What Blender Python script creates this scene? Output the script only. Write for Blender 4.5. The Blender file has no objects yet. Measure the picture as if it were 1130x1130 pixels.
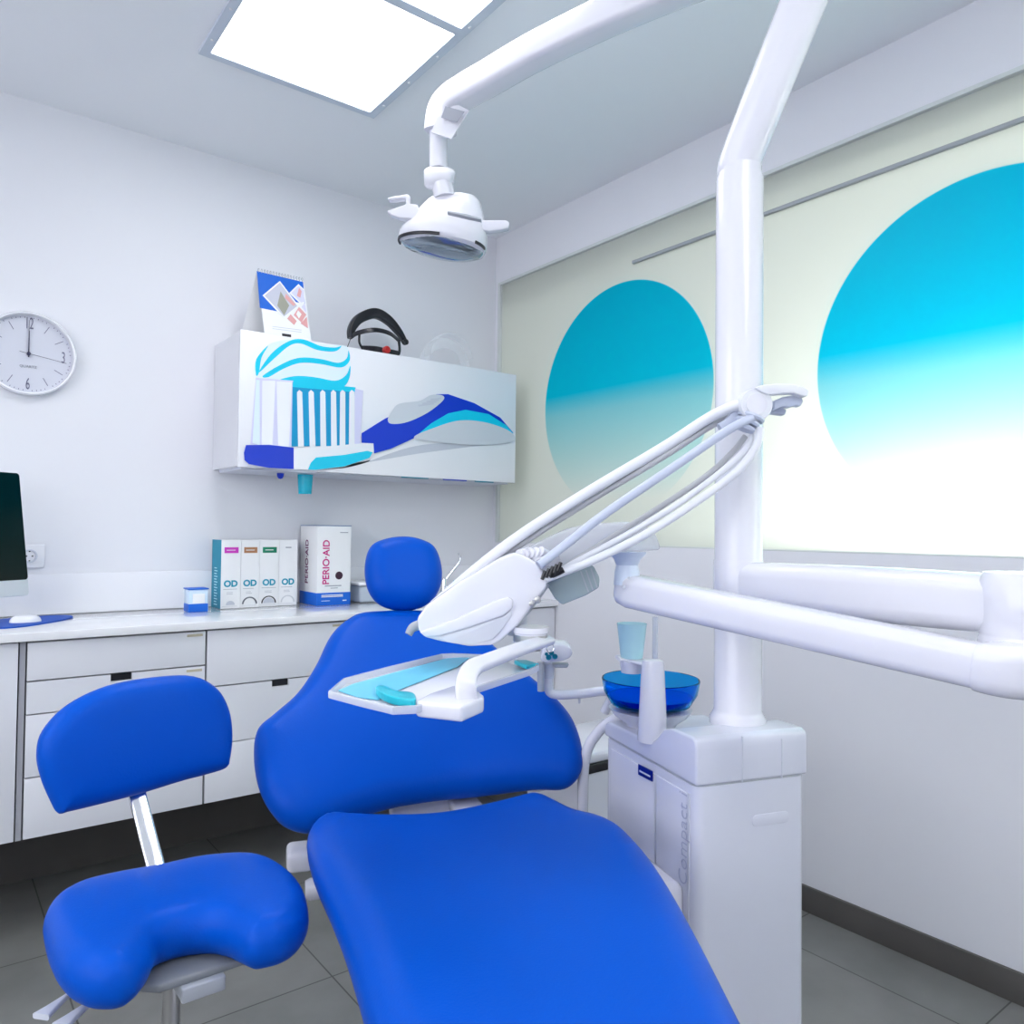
import bpy, bmesh, math, random
import numpy as np
from mathutils import Vector, Matrix, geometry
random.seed(4)
V = Vector
PI = math.pi
S = bpy.context.scene
COL = S.collection
# ------------------------------------------------------------------ camera
FPX, YAW, PIT, ROL, CH = 851.2, .6542, .0242, .0109, 1.232
cy_, sy_ = math.cos(YAW), math.sin(YAW)
FW = V((sy_*math.cos(PIT), cy_*math.cos(PIT), math.sin(PIT)))
RT = V((cy_, -sy_, 0)); UP = RT.cross(FW)
R2 = math.cos(ROL)*RT + math.sin(ROL)*UP
U2 = -math.sin(ROL)*RT + math.cos(ROL)*UP
EYE = V((0, 0, CH))
cd = bpy.data.cameras.new('camera'); cam = bpy.data.objects.new('camera', cd); COL.objects.link(cam)
cd.sensor_width = 36; cd.sensor_fit = 'HORIZONTAL'; cd.lens = FPX/1130*36; cd.clip_start = .02
m = Matrix((R2, U2, -FW)).transposed().to_4x4(); m.translation = EYE
cam.matrix_world = m
S.camera = cam
def ray(x, y): return FW + R2*((x-565)/FPX) - U2*((y-565)/FPX)
def at(x, y, z): return EYE + ray(x, y)*z                 # a point of the room at forward distance z
def on(x, y, ax, v):                                        # a point of the room on the plane axis ax = v
    r = ray(x, y); return EYE + r*((v-EYE[ax])/r[ax])
def onp(x, y, p0, n):
    r = ray(x, y); return EYE + r*((p0-EYE).dot(n)/r.dot(n))
# ------------------------------------------------------------------ materials
MATS = {}
def mat(name, col, rough=.4, metal=0, coat=0, trans=0, alpha=1, ior=1.45, emis=None, estr=0, bump=0, bscale=40, spec=.5, var=0):
    m = bpy.data.materials.new(name); m.use_nodes = True
    nt = m.node_tree; b = nt.nodes['Principled BSDF']
    b.inputs['Base Color'].default_value = (*col, 1); b.inputs['Roughness'].default_value = rough
    b.inputs['Metallic'].default_value = metal; b.inputs['Coat Weight'].default_value = coat
    b.inputs['Coat Roughness'].default_value = .08
    b.inputs['Transmission Weight'].default_value = trans; b.inputs['Alpha'].default_value = alpha
    b.inputs['IOR'].default_value = ior; b.inputs['Specular IOR Level'].default_value = spec
    if emis: b.inputs['Emission Color'].default_value = (*emis, 1); b.inputs['Emission Strength'].default_value = estr
    tc = nt.nodes.new('ShaderNodeTexCoord')
    nz = nt.nodes.new('ShaderNodeTexNoise'); nz.inputs['Scale'].default_value = bscale; nz.inputs['Detail'].default_value = 4
    nt.links.new(tc.outputs['Object'], nz.inputs['Vector'])
    if bump:
        bp = nt.nodes.new('ShaderNodeBump'); bp.inputs['Strength'].default_value = bump; bp.inputs['Distance'].default_value = .002
        nt.links.new(nz.outputs['Fac'], bp.inputs['Height']); nt.links.new(bp.outputs['Normal'], b.inputs['Normal'])
    mr = nt.nodes.new('ShaderNodeMapRange'); mr.inputs['To Min'].default_value = max(0, rough-.03); mr.inputs['To Max'].default_value = min(1, rough+.03)
    nt.links.new(nz.outputs['Fac'], mr.inputs['Value']); nt.links.new(mr.outputs['Result'], b.inputs['Roughness'])
    if var:
        mx = nt.nodes.new('ShaderNodeMix'); mx.data_type = 'RGBA'
        mx.inputs[6].default_value = (*[c*(1-var) for c in col], 1); mx.inputs[7].default_value = (*[min(1, c*(1+var)) for c in col], 1)
        nt.links.new(nz.outputs['Fac'], mx.inputs[0]); nt.links.new(mx.outputs[2], b.inputs['Base Color'])
    MATS[name] = m
    return m
WALL = mat('wall_paint', (.80, .81, .865), .6, bump=.05, bscale=120)
CEIL = mat('ceiling_paint', (.90, .92, .965), .7)
WHITE = mat('white_lacquer', (.86, .87, .92), .22, coat=.3)
DRAW = mat('drawer_laminate', (.80, .815, .875), .35)
STONE = mat('white_quartz', (.88, .89, .92), .09, coat=.5)
PLAS = mat('white_plastic', (.77, .775, .85), .22, coat=.3)
PLAS2 = mat('pale_grey_plastic', (.62, .65, .74), .3)
GREYP = mat('grey_plastic', (.42, .45, .5), .35)
UNITM = mat('unit_shell', (.70, .72, .83), .25, coat=.3)
BLUE = mat('blue_leather', (.0, .078, .52), .38, bump=.12, bscale=260, spec=.12)
CHROME = mat('chrome', (.85, .86, .9), .12, metal=1)
STEEL = mat('brushed_steel', (.5, .5, .5), .3, metal=1)
BLACK = mat('black_plastic', (.012, .013, .018), .3)
GAP = mat('shadow_gap', (.2, .21, .24), .6)
RECESS = mat('grey_recess', (.25, .26, .3), .6)
SCREEN = mat('dark_screen', (.001, .008, .008), .06, spec=.3)
ALU = mat('pale_aluminium', (.72, .77, .8), .35, metal=.3)
BASE = mat('dark_baseboard', (.095, .09, .085), .5, var=.15, bscale=8)
HOSE = mat('hose_white', (.78, .8, .86), .35)
HOSE2 = mat('hose_blue_grey', (.55, .6, .74), .35)
HOSE3 = mat('hose_grey', (.45, .46, .5), .4)
FILM = mat('tray_blue_liner', (.18, .66, .88), .35)
FILM2 = mat('tray_teal_wrap', (.02, .5, .62), .3)
PAPER = mat('paper_white', (.85, .86, .88), .6)
TEAL = mat('print_teal', (.0, .28, .42), .5)
CYAN = mat('print_cyan', (.0, .60, .84), .4)
NAVY = mat('print_royal_blue', (.0, .035, .58), .4)
MAG = mat('print_magenta', (.55, .0, .2), .5)
PINK = mat('print_pink', (.6, .04, .5), .5)
BROWN = mat('print_brown', (.42, .2, .1), .5)
GREEN = mat('print_green', (.0, .2, .11), .5)
GRINK = mat('print_grey', (.3, .32, .38), .5)
LAV = mat('print_lavender', (.68, .68, .9), .5)
PALEC = mat('print_pale_cyan', (.5, .85, .93), .5)
PALEG = mat('print_pale_grey', (.55, .58, .66), .5)
INK = mat('print_black', (.02, .02, .03), .5)
BOXB = mat('print_mid_blue', (.0, .12, .62), .5)
SKIN = mat('print_skin', (.75, .38, .38), .5)
TAUPE = mat('print_taupe', (.33, .33, .27), .5)
LABEL = mat('beige_label', (.55, .5, .38), .6)
CUPM = mat('blue_cup_plastic', (.60, .93, 1), .25, alpha=.82)
CUPD = mat('teal_cup_plastic', (.0, .5, .7), .25)
CLEAR = mat('frosted_clear_plastic', (.82, .85, .92), .12, alpha=.5)
VISOR = mat('clear_visor', (.9, .95, 1), .08, alpha=.13)
BOWL = mat('blue_bowl_glass', (.02, .42, .97), .02, trans=1, ior=1.12)
BOWLI = mat('blue_bowl_floor', (.0, .01, .55), .1, coat=.5)
LENS = mat('lamp_reflector', (.3, .36, .42), .08, metal=.7)
LENSB = mat('lamp_glass_blue', (.03, .2, .5), .1)
PADB = mat('mouse_pad_blue', (.0, .08, .5), .6)
INKC = mat('unit_lettering', (.42, .45, .6), .4)
TRANSG = mat('smoky_cover', (.36, .45, .48), .2, alpha=.9)
RED = mat('red_knob', (.5, .02, .02), .4)
LIT = mat('light_panel', (1, 1, 1), .5, emis=(.99, .985, 1), estr=6.4)
FILLGLOW = mat('fill_window_glow', (.8, .8, .8), .3, emis=(.95, .96, 1), estr=3.2)  # glow of the added fill window
def floor_mat():
    m = bpy.data.materials.new('floor_tile'); m.use_nodes = True; nt = m.node_tree; b = nt.nodes['Principled BSDF']
    g = nt.nodes.new('ShaderNodeNewGeometry'); mp = nt.nodes.new('ShaderNodeMapping')
    mp.inputs['Location'].default_value = (-.929+.59*8, -2.002+.585*8, 0)
    nt.links.new(g.outputs['Position'], mp.inputs['Vector'])
    br = nt.nodes.new('ShaderNodeTexBrick'); br.offset = 0; br.squash = 1
    br.inputs['Scale'].default_value = 1; br.inputs['Brick Width'].default_value = .59; br.inputs['Row Height'].default_value = .585
    br.inputs['Mortar Size'].default_value = .0022; br.inputs['Mortar Smooth'].default_value = .1
    br.inputs['Color1'].default_value = (.19, .195, .19, 1); br.inputs['Color2'].default_value = (.205, .205, .2, 1); br.inputs['Mortar'].default_value = (.06, .06, .06, 1)
    nt.links.new(mp.outputs['Vector'], br.inputs['Vector'])
    nz = nt.nodes.new('ShaderNodeTexNoise'); nz.inputs['Scale'].default_value = 5; nz.inputs['Detail'].default_value = 8
    nt.links.new(g.outputs['Position'], nz.inputs['Vector'])
    mx = nt.nodes.new('ShaderNodeMix'); mx.data_type = 'RGBA'; mx.blend_type = 'MULTIPLY'; mx.inputs[0].default_value = 1
    rp = nt.nodes.new('ShaderNodeMapRange'); rp.inputs['From Min'].default_value = .3; rp.inputs['From Max'].default_value = .7; rp.inputs['To Min'].default_value = .85; rp.inputs['To Max'].default_value = 1.15
    nt.links.new(nz.outputs['Fac'], rp.inputs['Value'])
    nt.links.new(br.outputs['Color'], mx.inputs[6]); nt.links.new(rp.outputs['Result'], mx.inputs[7])
    nt.links.new(mx.outputs[2], b.inputs['Base Color']); b.inputs['Roughness'].default_value = .38
    return m
FLOOR = floor_mat()
CIRC = [(2.315, 1.802, .488), (.907, 1.757, .495)]
def window_mat():
    # a translucent pane with two printed discs, each fading from turquoise down to clear
    m = bpy.data.materials.new('printed_window_film'); m.use_nodes = True; nt = m.node_tree
    for n in list(nt.nodes): nt.nodes.remove(n)
    L = nt.links.new
    def N(t): return nt.nodes.new(t)
    out = N('ShaderNodeOutputMaterial'); g = N('ShaderNodeNewGeometry'); sep = N('ShaderNodeSeparateXYZ')
    L(g.outputs['Position'], sep.inputs[0])
    def M(op, a, b=None, c=None):
        n = N('ShaderNodeMath'); n.operation = op
        for i, v in enumerate((a, b, c)):
            if v is None: continue
            if isinstance(v, (int, float)): n.inputs[i].default_value = v
            else: L(v, n.inputs[i])
        return n.outputs[0]
    base = (.80, .83, .78, 1)
    prev = None
    for cy, cz, r in CIRC:
        dy = M('SUBTRACT', sep.outputs['Y'], cy); dz = M('SUBTRACT', sep.outputs['Z'], cz)
        d = M('SQRT', M('ADD', M('MULTIPLY', dy, dy), M('MULTIPLY', dz, dz)))
        ins = M('SUBTRACT', 1, M('SMOOTH_MIN', M('MAXIMUM', M('MULTIPLY', M('SUBTRACT', d, r), 300), 0), 1, 0))
        ramp = N('ShaderNodeValToRGB'); e = ramp.color_ramp.elements
        L(M('ADD', M('DIVIDE', dz, 2*r), .5), ramp.inputs[0])
        e[0].position = 0; e[0].color = base
        e[1].position = 1; e[1].color = (.0, .56, .72, 1)
        for p, c in ((.06, base), (.28, (.55, .76, .75, 1)), (.46, (.34, .70, .74, 1)), (.56, (.0, .62, .76, 1))):
            q = e.new(p); q.color = c
        mx = N('ShaderNodeMix'); mx.data_type = 'RGBA'; L(ins, mx.inputs[0])
        if prev is None: mx.inputs[6].default_value = base
        else: L(prev, mx.inputs[6])
        L(ramp.outputs[0], mx.inputs[7]); prev = mx.outputs[2]
    tr = N('ShaderNodeBsdfTranslucent'); df = N('ShaderNodeBsdfDiffuse'); gl = N('ShaderNodeBsdfGlossy'); gl.inputs['Roughness'].default_value = .35
    L(prev, tr.inputs[0]); L(prev, df.inputs[0])
    m1 = N('ShaderNodeMixShader'); m1.inputs[0].default_value = .5; L(tr.outputs[0], m1.inputs[1]); L(df.outputs[0], m1.inputs[2])
    m2 = N('ShaderNodeMixShader'); m2.inputs[0].default_value = .006; L(m1.outputs[0], m2.inputs[1]); L(gl.outputs[0], m2.inputs[2])
    L(m2.outputs[0], out.inputs[0])
    return m
PANE = window_mat()
# ------------------------------------------------------------------ objects
def smooth(me, ang=35):
    for p in me.polygons: p.use_smooth = True
    me.set_sharp_from_angle(angle=math.radians(ang))
def thing(name, label, cat, loc, group=None):
    o = bpy.data.objects.new(name, None); COL.objects.link(o); o.location = loc; o.empty_display_size = .1
    o['label'] = label; o['category'] = cat; o['o'] = tuple(loc)
    if group: o['group'] = group
    return o
def obj(name, bm, mt, parent=None, ang=35, label=None, cat=None, group=None, kind=None):
    """bm holds room coordinates; link it as one mesh under its thing, or with its own origin"""
    bmesh.ops.recalc_face_normals(bm, faces=bm.faces)
    me = bpy.data.meshes.new(name)
    if parent is not None: org = V(parent['o'])
    else:
        vs = [v.co for v in bm.verts]
        mn = [min(v[i] for v in vs) for i in range(3)]; mx = [max(v[i] for v in vs) for i in range(3)]
        org = V(((mn[0]+mx[0])/2, (mn[1]+mx[1])/2, mn[2]))
    bmesh.ops.translate(bm, verts=bm.verts, vec=-org)
    bm.to_mesh(me); bm.free()
    for x in (mt if isinstance(mt, (list, tuple)) else [mt]): me.materials.append(x)
    smooth(me, ang)
    o = bpy.data.objects.new(name, me); COL.objects.link(o); o['o'] = tuple(org)
    if parent is not None:
        o.parent = parent
        if parent.parent is not None or parent.type == 'MESH':
            pass
        o.location = (0, 0, 0)
    else: o.location = org
    if label: o['label'] = label
    if cat: o['category'] = cat
    if group: o['group'] = group
    if kind: o['kind'] = kind
    return o
def B(): return bmesh.new()
def setmat(bm, n0, i):
    bm.faces.ensure_lookup_table()
    for f in bm.faces[n0:]: f.material_index = i
def frame(x, y, z, o):
    m = Matrix((V(x).normalized(), V(y).normalized(), V(z).normalized())).transposed().to_4x4(); m.translation = V(o); return m
def box(bm, c, s, M=None, bev=0, seg=3, mi=0):
    t = B(); bmesh.ops.create_cube(t, size=1)
    for v in t.verts: v.co = V((v.co.x*s[0], v.co.y*s[1], v.co.z*s[2]))
    if bev: bmesh.ops.bevel(t, geom=list(t.edges), offset=bev, segments=seg, profile=.5, affect='EDGES')
    for v in t.verts: v.co = v.co + V(c)
    if M is not None: bmesh.ops.transform(t, matrix=M, verts=t.verts)
    merge(bm, t, mi); return bm
def box2(bm, a, b, bev=0, mi=0, seg=3):
    a = V(a); b = V(b); return box(bm, (a+b)/2, [abs(b[i]-a[i]) for i in range(3)], bev=bev, mi=mi, seg=seg)
def merge(bm, t, mi=0):
    mp = {v: bm.verts.new(v.co) for v in t.verts}
    for f in t.faces:
        try: nf = bm.faces.new([mp[v] for v in f.verts]); nf.material_index = mi
        except ValueError: pass
    t.free()
def catmull(P, n=6, closed=False):
    P = [V(p) for p in P]; out = []; N = len(P)
    rng = range(N) if closed else range(N-1)
    for i in rng:
        p0 = P[(i-1) % N] if closed or i > 0 else P[0]; p1 = P[i]; p2 = P[(i+1) % N]
        p3 = P[(i+2) % N] if closed or i+2 < N else P[-1]
        for k in range(n):
            t = k/n
            out.append(.5*((2*p1)+(p2-p0)*t+(2*p0-5*p1+4*p2-p3)*t*t+(3*p1-p0-3*p2+p3)*t**3))
    if not closed: out.append(P[-1])
    return out
def sweep(bm, path, sect, up=V((0, 0, 1)), mi=0, cap=True):
    """sect(i, t) -> list of 2D points; swept along path with a side and an up axis"""
    path = [V(p) for p in path]; rings = []; n = len(path)
    pu = None
    for i, p in enumerate(path):
        d = (path[min(i+1, n-1)]-path[max(i-1, 0)]).normalized()
        if pu is None:
            pu = up - d*up.dot(d)
            if pu.length < .05: pu = V((1, 0, 0)) - d*d.x
        else: pu = pu - d*pu.dot(d)
        pu.normalize(); sd = d.cross(pu)
        rings.append([bm.verts.new(p + sd*a + pu*b) for a, b in sect(i, i/(n-1))])
    k = len(rings[0])
    for r, q in zip(rings, rings[1:]):
        for j in range(k):
            f = bm.faces.new((r[j], r[(j+1) % k], q[(j+1) % k], q[j])); f.material_index = mi
    if cap:
        for r in (rings[0], rings[-1]): bm.faces.new(r).material_index = mi
    return bm
def circ(r, k=16): return [(r*math.cos(2*PI*j/k), r*math.sin(2*PI*j/k)) for j in range(k)]
def rrect(w, h, r, k=5):
    out = []
    for cx, cy, a0 in ((w/2-r, h/2-r, 0), (-w/2+r, h/2-r, 90), (-w/2+r, -h/2+r, 180), (w/2-r, -h/2+r, 270)):
        for j in range(k):
            a = math.radians(a0+90*j/(k-1)); out.append((cx+r*math.cos(a), cy+r*math.sin(a)))
    return out
def relax(P, it=2, lo=0, hi=None):
    P = [tuple(p) for p in P]; n = len(P)
    for _ in range(it):
        P = [((P[i-1][0]+2*P[i][0]+P[(i+1) % n][0])/4, (P[i-1][1]+2*P[i][1]+P[(i+1) % n][1])/4) for i in range(n)]
    return P
def tube(bm, pts, r, n=8, k=14, smoothpath=True, mi=0):
    p = catmull(pts, n) if smoothpath and len(pts) > 2 else [V(q) for q in pts]
    rr = r if callable(r) else (lambda t: r)
    return sweep(bm, p, lambda i, t: circ(rr(t), k), mi=mi)
def lathe(bm, prof, o=(0, 0, 0), ax=(0, 0, 1), k=32, mi=0, sx=1, sy=1, cap=True):
    ax = V(ax).normalized(); a = ax.orthogonal().normalized() if abs(ax.z) < .999 else V((1, 0, 0)); b = ax.cross(a); o = V(o)
    rings = []
    for r, z in prof:
        if r < 1e-6: rings.append([bm.verts.new(o+ax*z)])
        else: rings.append([bm.verts.new(o+ax*z+a*r*sx*math.cos(2*PI*j/k)+b*r*sy*math.sin(2*PI*j/k)) for j in range(k)])
    for r, q in zip(rings, rings[1:]):
        for j in range(k):
            l = [r[j % len(r)], r[(j+1) % len(r)], q[(j+1) % len(q)], q[j % len(q)]]
            u = []
            for v in l:
                if v not in u: u.append(v)
            if len(u) > 2: bm.faces.new(u).material_index = mi
    for r in (rings[0], rings[-1]):
        if cap and len(r) > 2: bm.faces.new(r).material_index = mi
    return bm
def prism(bm, pts, vec, bev=0, seg=3, mi=0, sharp=None):
    """pts: a planar outline in the room; vec: thickness vector"""
    t = B(); a = [t.verts.new(V(p)) for p in pts]; b = [t.verts.new(V(p)+V(vec)) for p in pts]
    t.faces.new(a); t.faces.new(b[::-1]); n = len(a)
    for i in range(n): t.faces.new((a[i], b[i], b[(i+1) % n], a[(i+1) % n]))
    bmesh.ops.recalc_face_normals(t, faces=t.faces)
    if bev:
        fs = set(list(t.faces)[:2]) if sharp else None
        ed = [e for e in t.edges if (not sharp) or any(f in fs for f in e.link_faces)]
        bmesh.ops.bevel(t, geom=ed, offset=bev, segments=seg, profile=.5, affect='EDGES', clamp_overlap=True)
    merge(bm, t, mi); return bm
def flat(bm, pts, nrm, off, mi=0, th=.0006):
    n = V(nrm).normalized(); return prism(bm, [V(p)+n*off for p in pts], -n*th, mi=mi)
def pad(bm, outline, T, r, mapf, g=.03, dome=0, n=6, domer=.2, bot=.5, mi=0):
    """upholstered cushion: outline (u, v) with soft rounded rim, mapf(u, v, w) -> room"""
    P = [V((p[0], p[1], 0)) for p in outline]
    C = catmull(P, n, True); pts = np.array([(c.x, c.y) for c in C])
    A = pts; Bq = np.roll(pts, -1, 0)
    def dist(q):
        q = np.asarray(q, float)[:, None, :]; ab = (Bq-A)[None]; t = np.clip(((q-A[None])*ab).sum(2)/np.maximum((ab**2).sum(2), 1e-12), 0, 1)
        return np.sqrt((((A[None]+ab*t[..., None])-q)**2).sum(2)).min(1)
    def inside(q):
        q = np.asarray(q, float); x, y = q[:, 0:1], q[:, 1:2]
        c = ((A[:, 1][None] > y) != (Bq[:, 1][None] > y)) & (x < (Bq[:, 0]-A[:, 0])[None]*(y-A[:, 1][None])/((Bq[:, 1]-A[:, 1])[None]+1e-12)+A[:, 0][None])
        return c.sum(1) % 2 == 1
    area = .5*sum(A[i][0]*Bq[i][1]-Bq[i][0]*A[i][1] for i in range(len(A)))
    tg = (np.roll(pts, -1, 0)-np.roll(pts, 1, 0)); tg /= np.linalg.norm(tg, axis=1)[:, None]
    nr = np.stack([-tg[:, 1], tg[:, 0]], 1)*(1 if area > 0 else -1)
    inner = []; K = 6
    for k in range(1, K+1):
        d = r*(1-math.cos(PI/2*k/K)); q = pts+nr*d; ok = inside(q) & (dist(q) > d*.985)
        q = q[ok]
        if len(q): inner.append(q)
    mn, mx = pts.min(0), pts.max(0)
    gx = np.arange(mn[0], mx[0], g); gy = np.arange(mn[1], mx[1], g*.87)
    gr = np.array([(x+(g/2 if j % 2 else 0), y) for j, y in enumerate(gy) for x in gx])
    gr = gr[inside(gr)]; gr = gr[dist(gr) > r+g*.4]; inner.append(gr)
    allp = np.concatenate([pts]+inner); N = len(pts)
    vs, es, fs, ov, oe, of = geometry.delaunay_2d_cdt([V(p) for p in allp], [(i, (i+1) % N) for i in range(N)], [list(range(N))], 1, 1e-5)
    q = np.array([(v.x, v.y) for v in vs]); d = dist(q)
    h = np.sqrt(np.maximum(0, 1-(1-np.minimum(d/r, 1))**2)); dm = 1-(1-np.minimum(d/domer, 1))**2
    bd = d < 1e-4
    top = []; bt = []
    for i, p in enumerate(q):
        w = T*(1-bot)*h[i]+dome*dm[i]
        tv = bm.verts.new(mapf(p[0], p[1], w if not bd[i] else 0)); top.append(tv)
        bt.append(tv if bd[i] else bm.verts.new(mapf(p[0], p[1], -T*bot*h[i])))
    for f in fs:
        for L in ([top[i] for i in f], [bt[i] for i in reversed(f)]):
            try: bm.faces.new(L).material_index = mi
            except ValueError: pass
    return bm
def text(name, s, o, xd, yd, size, mt, parent, align='CENTER', depth=.0004, sx=1, off=0):
    c = bpy.data.curves.new('lettering', 'FONT'); c.body = s; c.size = size; c.align_x = align; c.align_y = 'CENTER'; c.extrude = depth; c.offset = off
    t = bpy.data.objects.new('lettering', c); COL.objects.link(t)
    me = bpy.data.meshes.new_from_object(t.evaluated_get(bpy.context.evaluated_depsgraph_get()))
    bpy.data.objects.remove(t)
    xd = V(xd).normalized(); yd = V(yd).normalized(); zd = xd.cross(yd)
    bm = B(); bm.from_mesh(me)
    for v in bm.verts: v.co = V(o)+xd*v.co.x*sx+yd*v.co.y+zd*v.co.z
    return obj(name, bm, mt, parent)
def bars(bm, o, xd, yd, w, n, gap, th, nrm, mi=0, seed=1):
    """small lines of print too fine to read"""
    rr = random.Random(seed)
    for i in range(n):
        ww = w*(.75+.25*rr.random()); p = V(o)-V(yd)*gap*i
        flat(bm, [p, p+V(xd)*ww, p+V(xd)*ww+V(yd)*th, p+V(yd)*th], nrm, .0008, mi)
    return bm
X, Y, Z = V((1, 0, 0)), V((0, 1, 0)), V((0, 0, 1))
# ================================================================== the room
W, D, HC = 2.332, 3.2, 2.742
XL, YB = -2.1, -1.9
def st(name, bm, m, **k): return obj(name, bm, m, kind='structure', **k)
st('floor', box2(B(), (XL, YB, -.05), (W+.1, D+.1, 0)), FLOOR)
st('ceiling', box2(B(), (XL, YB, HC), (W+.1, D+.1, HC+.05)), CEIL)
st('wall_back', box2(B(), (XL, D, 0), (W+.1, D+.1, HC)), WALL)
st('wall_left', box2(B(), (XL-.1, YB, 0), (XL, D+.1, HC)), WALL)
st('wall_rear', box2(B(), (XL, YB-.1, 0), (W+.1, YB, HC)), WALL)
WB, WT, WY0, WY1 = 1.172, 2.503, -.9, 3.175
b = B(); box2(b, (W, YB, 0), (W+.1, D, WB)); box2(b, (W, YB, WT), (W+.1, D, HC)); box2(b, (W, WY1, WB), (W+.1, D, WT)); box2(b, (W, YB, WB), (W+.1, WY0, WT))
st('wall_right', b, WALL)
b = B()
wn = st('window_1', box2(B(), (W+.012, WY0, WB), (W+.017, WY1, WT)), PANE)
fr = B()
for a, c in (((W-.004, WY0, WT-.014), (W+.03, WY1, WT)), ((W-.004, WY1-.018, WB), (W+.03, WY1, WT-.014)), ((W+.002, WY0, WB), (W+.03, WY1-.018, WB+.006))): box2(fr, a, c, bev=.001)
obj('window_frame', fr, mat('window_frame_metal', (.66, .70, .70), .4), wn)
bh = B(); box2(bh, (W+.05, WY0, 2.362), (W+.14, WY1, WT+.05), bev=.004)  # box added behind the pane to block backlight above the rail
obj('light_block_box', bh, mat('light_block_grey', (.5, .49, .47), .5), wn)
tr = B(); box2(tr, (W-.003, .5, 2.350), (W+.011, 2.235, 2.363), bev=.002)
obj('window_rail', tr, mat('rail_metal', (.36, .39, .42), .4), wn)
fill_w = st('added_fill_window', box2(B(), (XL+.001, -1.3, 1.15), (XL+.006, 1.9, 2.5)), FILLGLOW)  # glowing window added on the unseen left wall as fill light
fr = B()
for a, c in (((XL, -1.35, 2.5), (XL+.03, 1.95, 2.55)), ((XL, -1.35, 1.1), (XL+.03, 1.95, 1.15)), ((XL, -1.35, 1.15), (XL+.03, -1.3, 2.5)), ((XL, 1.9, 1.15), (XL+.03, 1.95, 2.5)), ((XL+.006, .28, 1.15), (XL+.03, .32, 2.5))): box2(fr, a, c)
obj('window_frame', fr, WHITE, fill_w)  # frame around the added fill window
st('baseboard_right', box2(B(), (W-.012, YB, 0), (W, D-.012, .082), bev=.001), BASE)
st('baseboard_back', box2(B(), (XL, D-.012, 0), (W, D, .082), bev=.001), BASE)
# ------------------------------------------------------------------ ceiling lights
def ceiling_light(x0, y1, label):
    t = thing('ceiling_light', label, 'light', (x0+.31, y1-.6, HC-.012), 'recessed ceiling light panels')
    f = B(); w = .555; m_ = .03; y2 = y1-m_
    ys = [(y2-w, y2), (y2-w-.035-w, y2-w-.035)]
    xa, xb = x0, x0+w+2*m_; yb = ys[1][0]-m_
    box2(f, (xa, yb, HC-.012), (xa+m_, y1, HC)); box2(f, (xb-m_, yb, HC-.012), (xb, y1, HC))
    for p, q in ((y1-m_, y1), (ys[1][1], ys[0][0]), (yb, yb+m_)): box2(f, (xa+m_, p, HC-.012), (xb-m_, q, HC))
    fo = obj('frame', f, CEILF, t)
    for k in range(7):
        yy = y1-.1-.18*k
        for xx in (xa+.013, xb-.013):
            s_ = obj('screw', lathe(B(), [(0, -.003), (.004, -.002), (.005, 0)], (xx, yy, HC-.012)), WHITE, t)
    for p, q in ys: obj('diffuser', box2(B(), (xa+m_, p, HC-.008), (xb-m_, q, HC-.001)), LIT, t)
CEILF = mat('light_frame', (.6, .66, .76), .5)
ceiling_light(.664, 2.524, 'bright square ceiling light panel in screwed grey frame above the wall cabinet')
ceiling_light(-1.5, 2.3, 'unseen ceiling light panel added as fill over the left side of the room')  # this and the next two panels are unseen, added as fill light
ceiling_light(.55, .2, 'unseen ceiling light panel added as fill behind the camera over the chair foot')
ceiling_light(-1.3, -.1, 'unseen ceiling light panel added as fill in the rear left corner of the room')
# ------------------------------------------------------------------ counter and drawers
YF = 2.701
def drawer_unit(xa, xb, lines, label, cat='cabinet', notch=True, tags=()):
    t = thing('drawer_cabinet', label, cat, ((xa+xb)/2, (YF+D)/2, .3), 'white wall-hung drawer cabinets')
    obj('body', box2(B(), (xa, YF+.021, .296), (xb, D-.002, .888)), GAP, t)
    zs = [.30]+sorted(lines)+[.884]; g = .0022
    for i in range(len(zs)-1):
        a, c = zs[i]+g, zs[i+1]-g; bm = B()
        nx = (xa+xb)/2
        if notch and i == len(zs)-3:
            nw, nh = .031, .022
            box2(bm, (xa+.0025, YF, a), (xb-.0025, YF+.02, c-nh)); box2(bm, (xa+.0025, YF, c-nh), (nx-nw, YF+.02, c)); box2(bm, (nx+nw, YF, c-nh), (xb-.0025, YF+.02, c))
        else: box2(bm, (xa+.0025, YF, a), (xb-.0025, YF+.02, c), bev=.0008)
        dr = obj('drawer', bm, DRAW, t)
        if notch and i == len(zs)-3: obj('handle_recess', box2(B(), (nx-nw, YF+.012, c-nh), (nx+nw, YF+.02, c)), BLACK, dr)
        if i in tags:
            obj('name_tag', box2(B(), (xb-.062, YF-.0012, c-.016), (xb-.012, YF, c-.008)), LABEL, dr)
    return t
t = thing('door_cabinet', 'white wall-hung cabinet door at the left edge under the monitor', 'cabinet', (0, 2.95, .3))
obj('body', box2(B(), (-.32, YF+.021, .296), (.235, D-.002, .888)), GAP, t)
obj('door', box2(B(), (-.315, YF, .302), (.239, YF+.02, .884), bev=.0008), DRAW, t)
obj('filler_strip', box2(B(), (.243, YF+.006, .300), (.258, YF+.02, .886)), mat('strip_grey', (.4, .41, .46), .5), t)
drawer_unit(.26, .776, (.481, .668, .767), 'white four-drawer cabinet behind the blue stool backrest', tags=(2, 3))
drawer_unit(.778, 1.294, (.495, .691), 'white three-drawer cabinet between stool backrest and dental chair', tags=(2,))
drawer_unit(1.296, 1.812, (.495, .691), 'white three-drawer cabinet mostly hidden behind the dental chair back', tags=(2,))
drawer_unit(1.814, 2.328, (.495, .691), 'white drawer cabinet at the right wall behind the instrument head')
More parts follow.
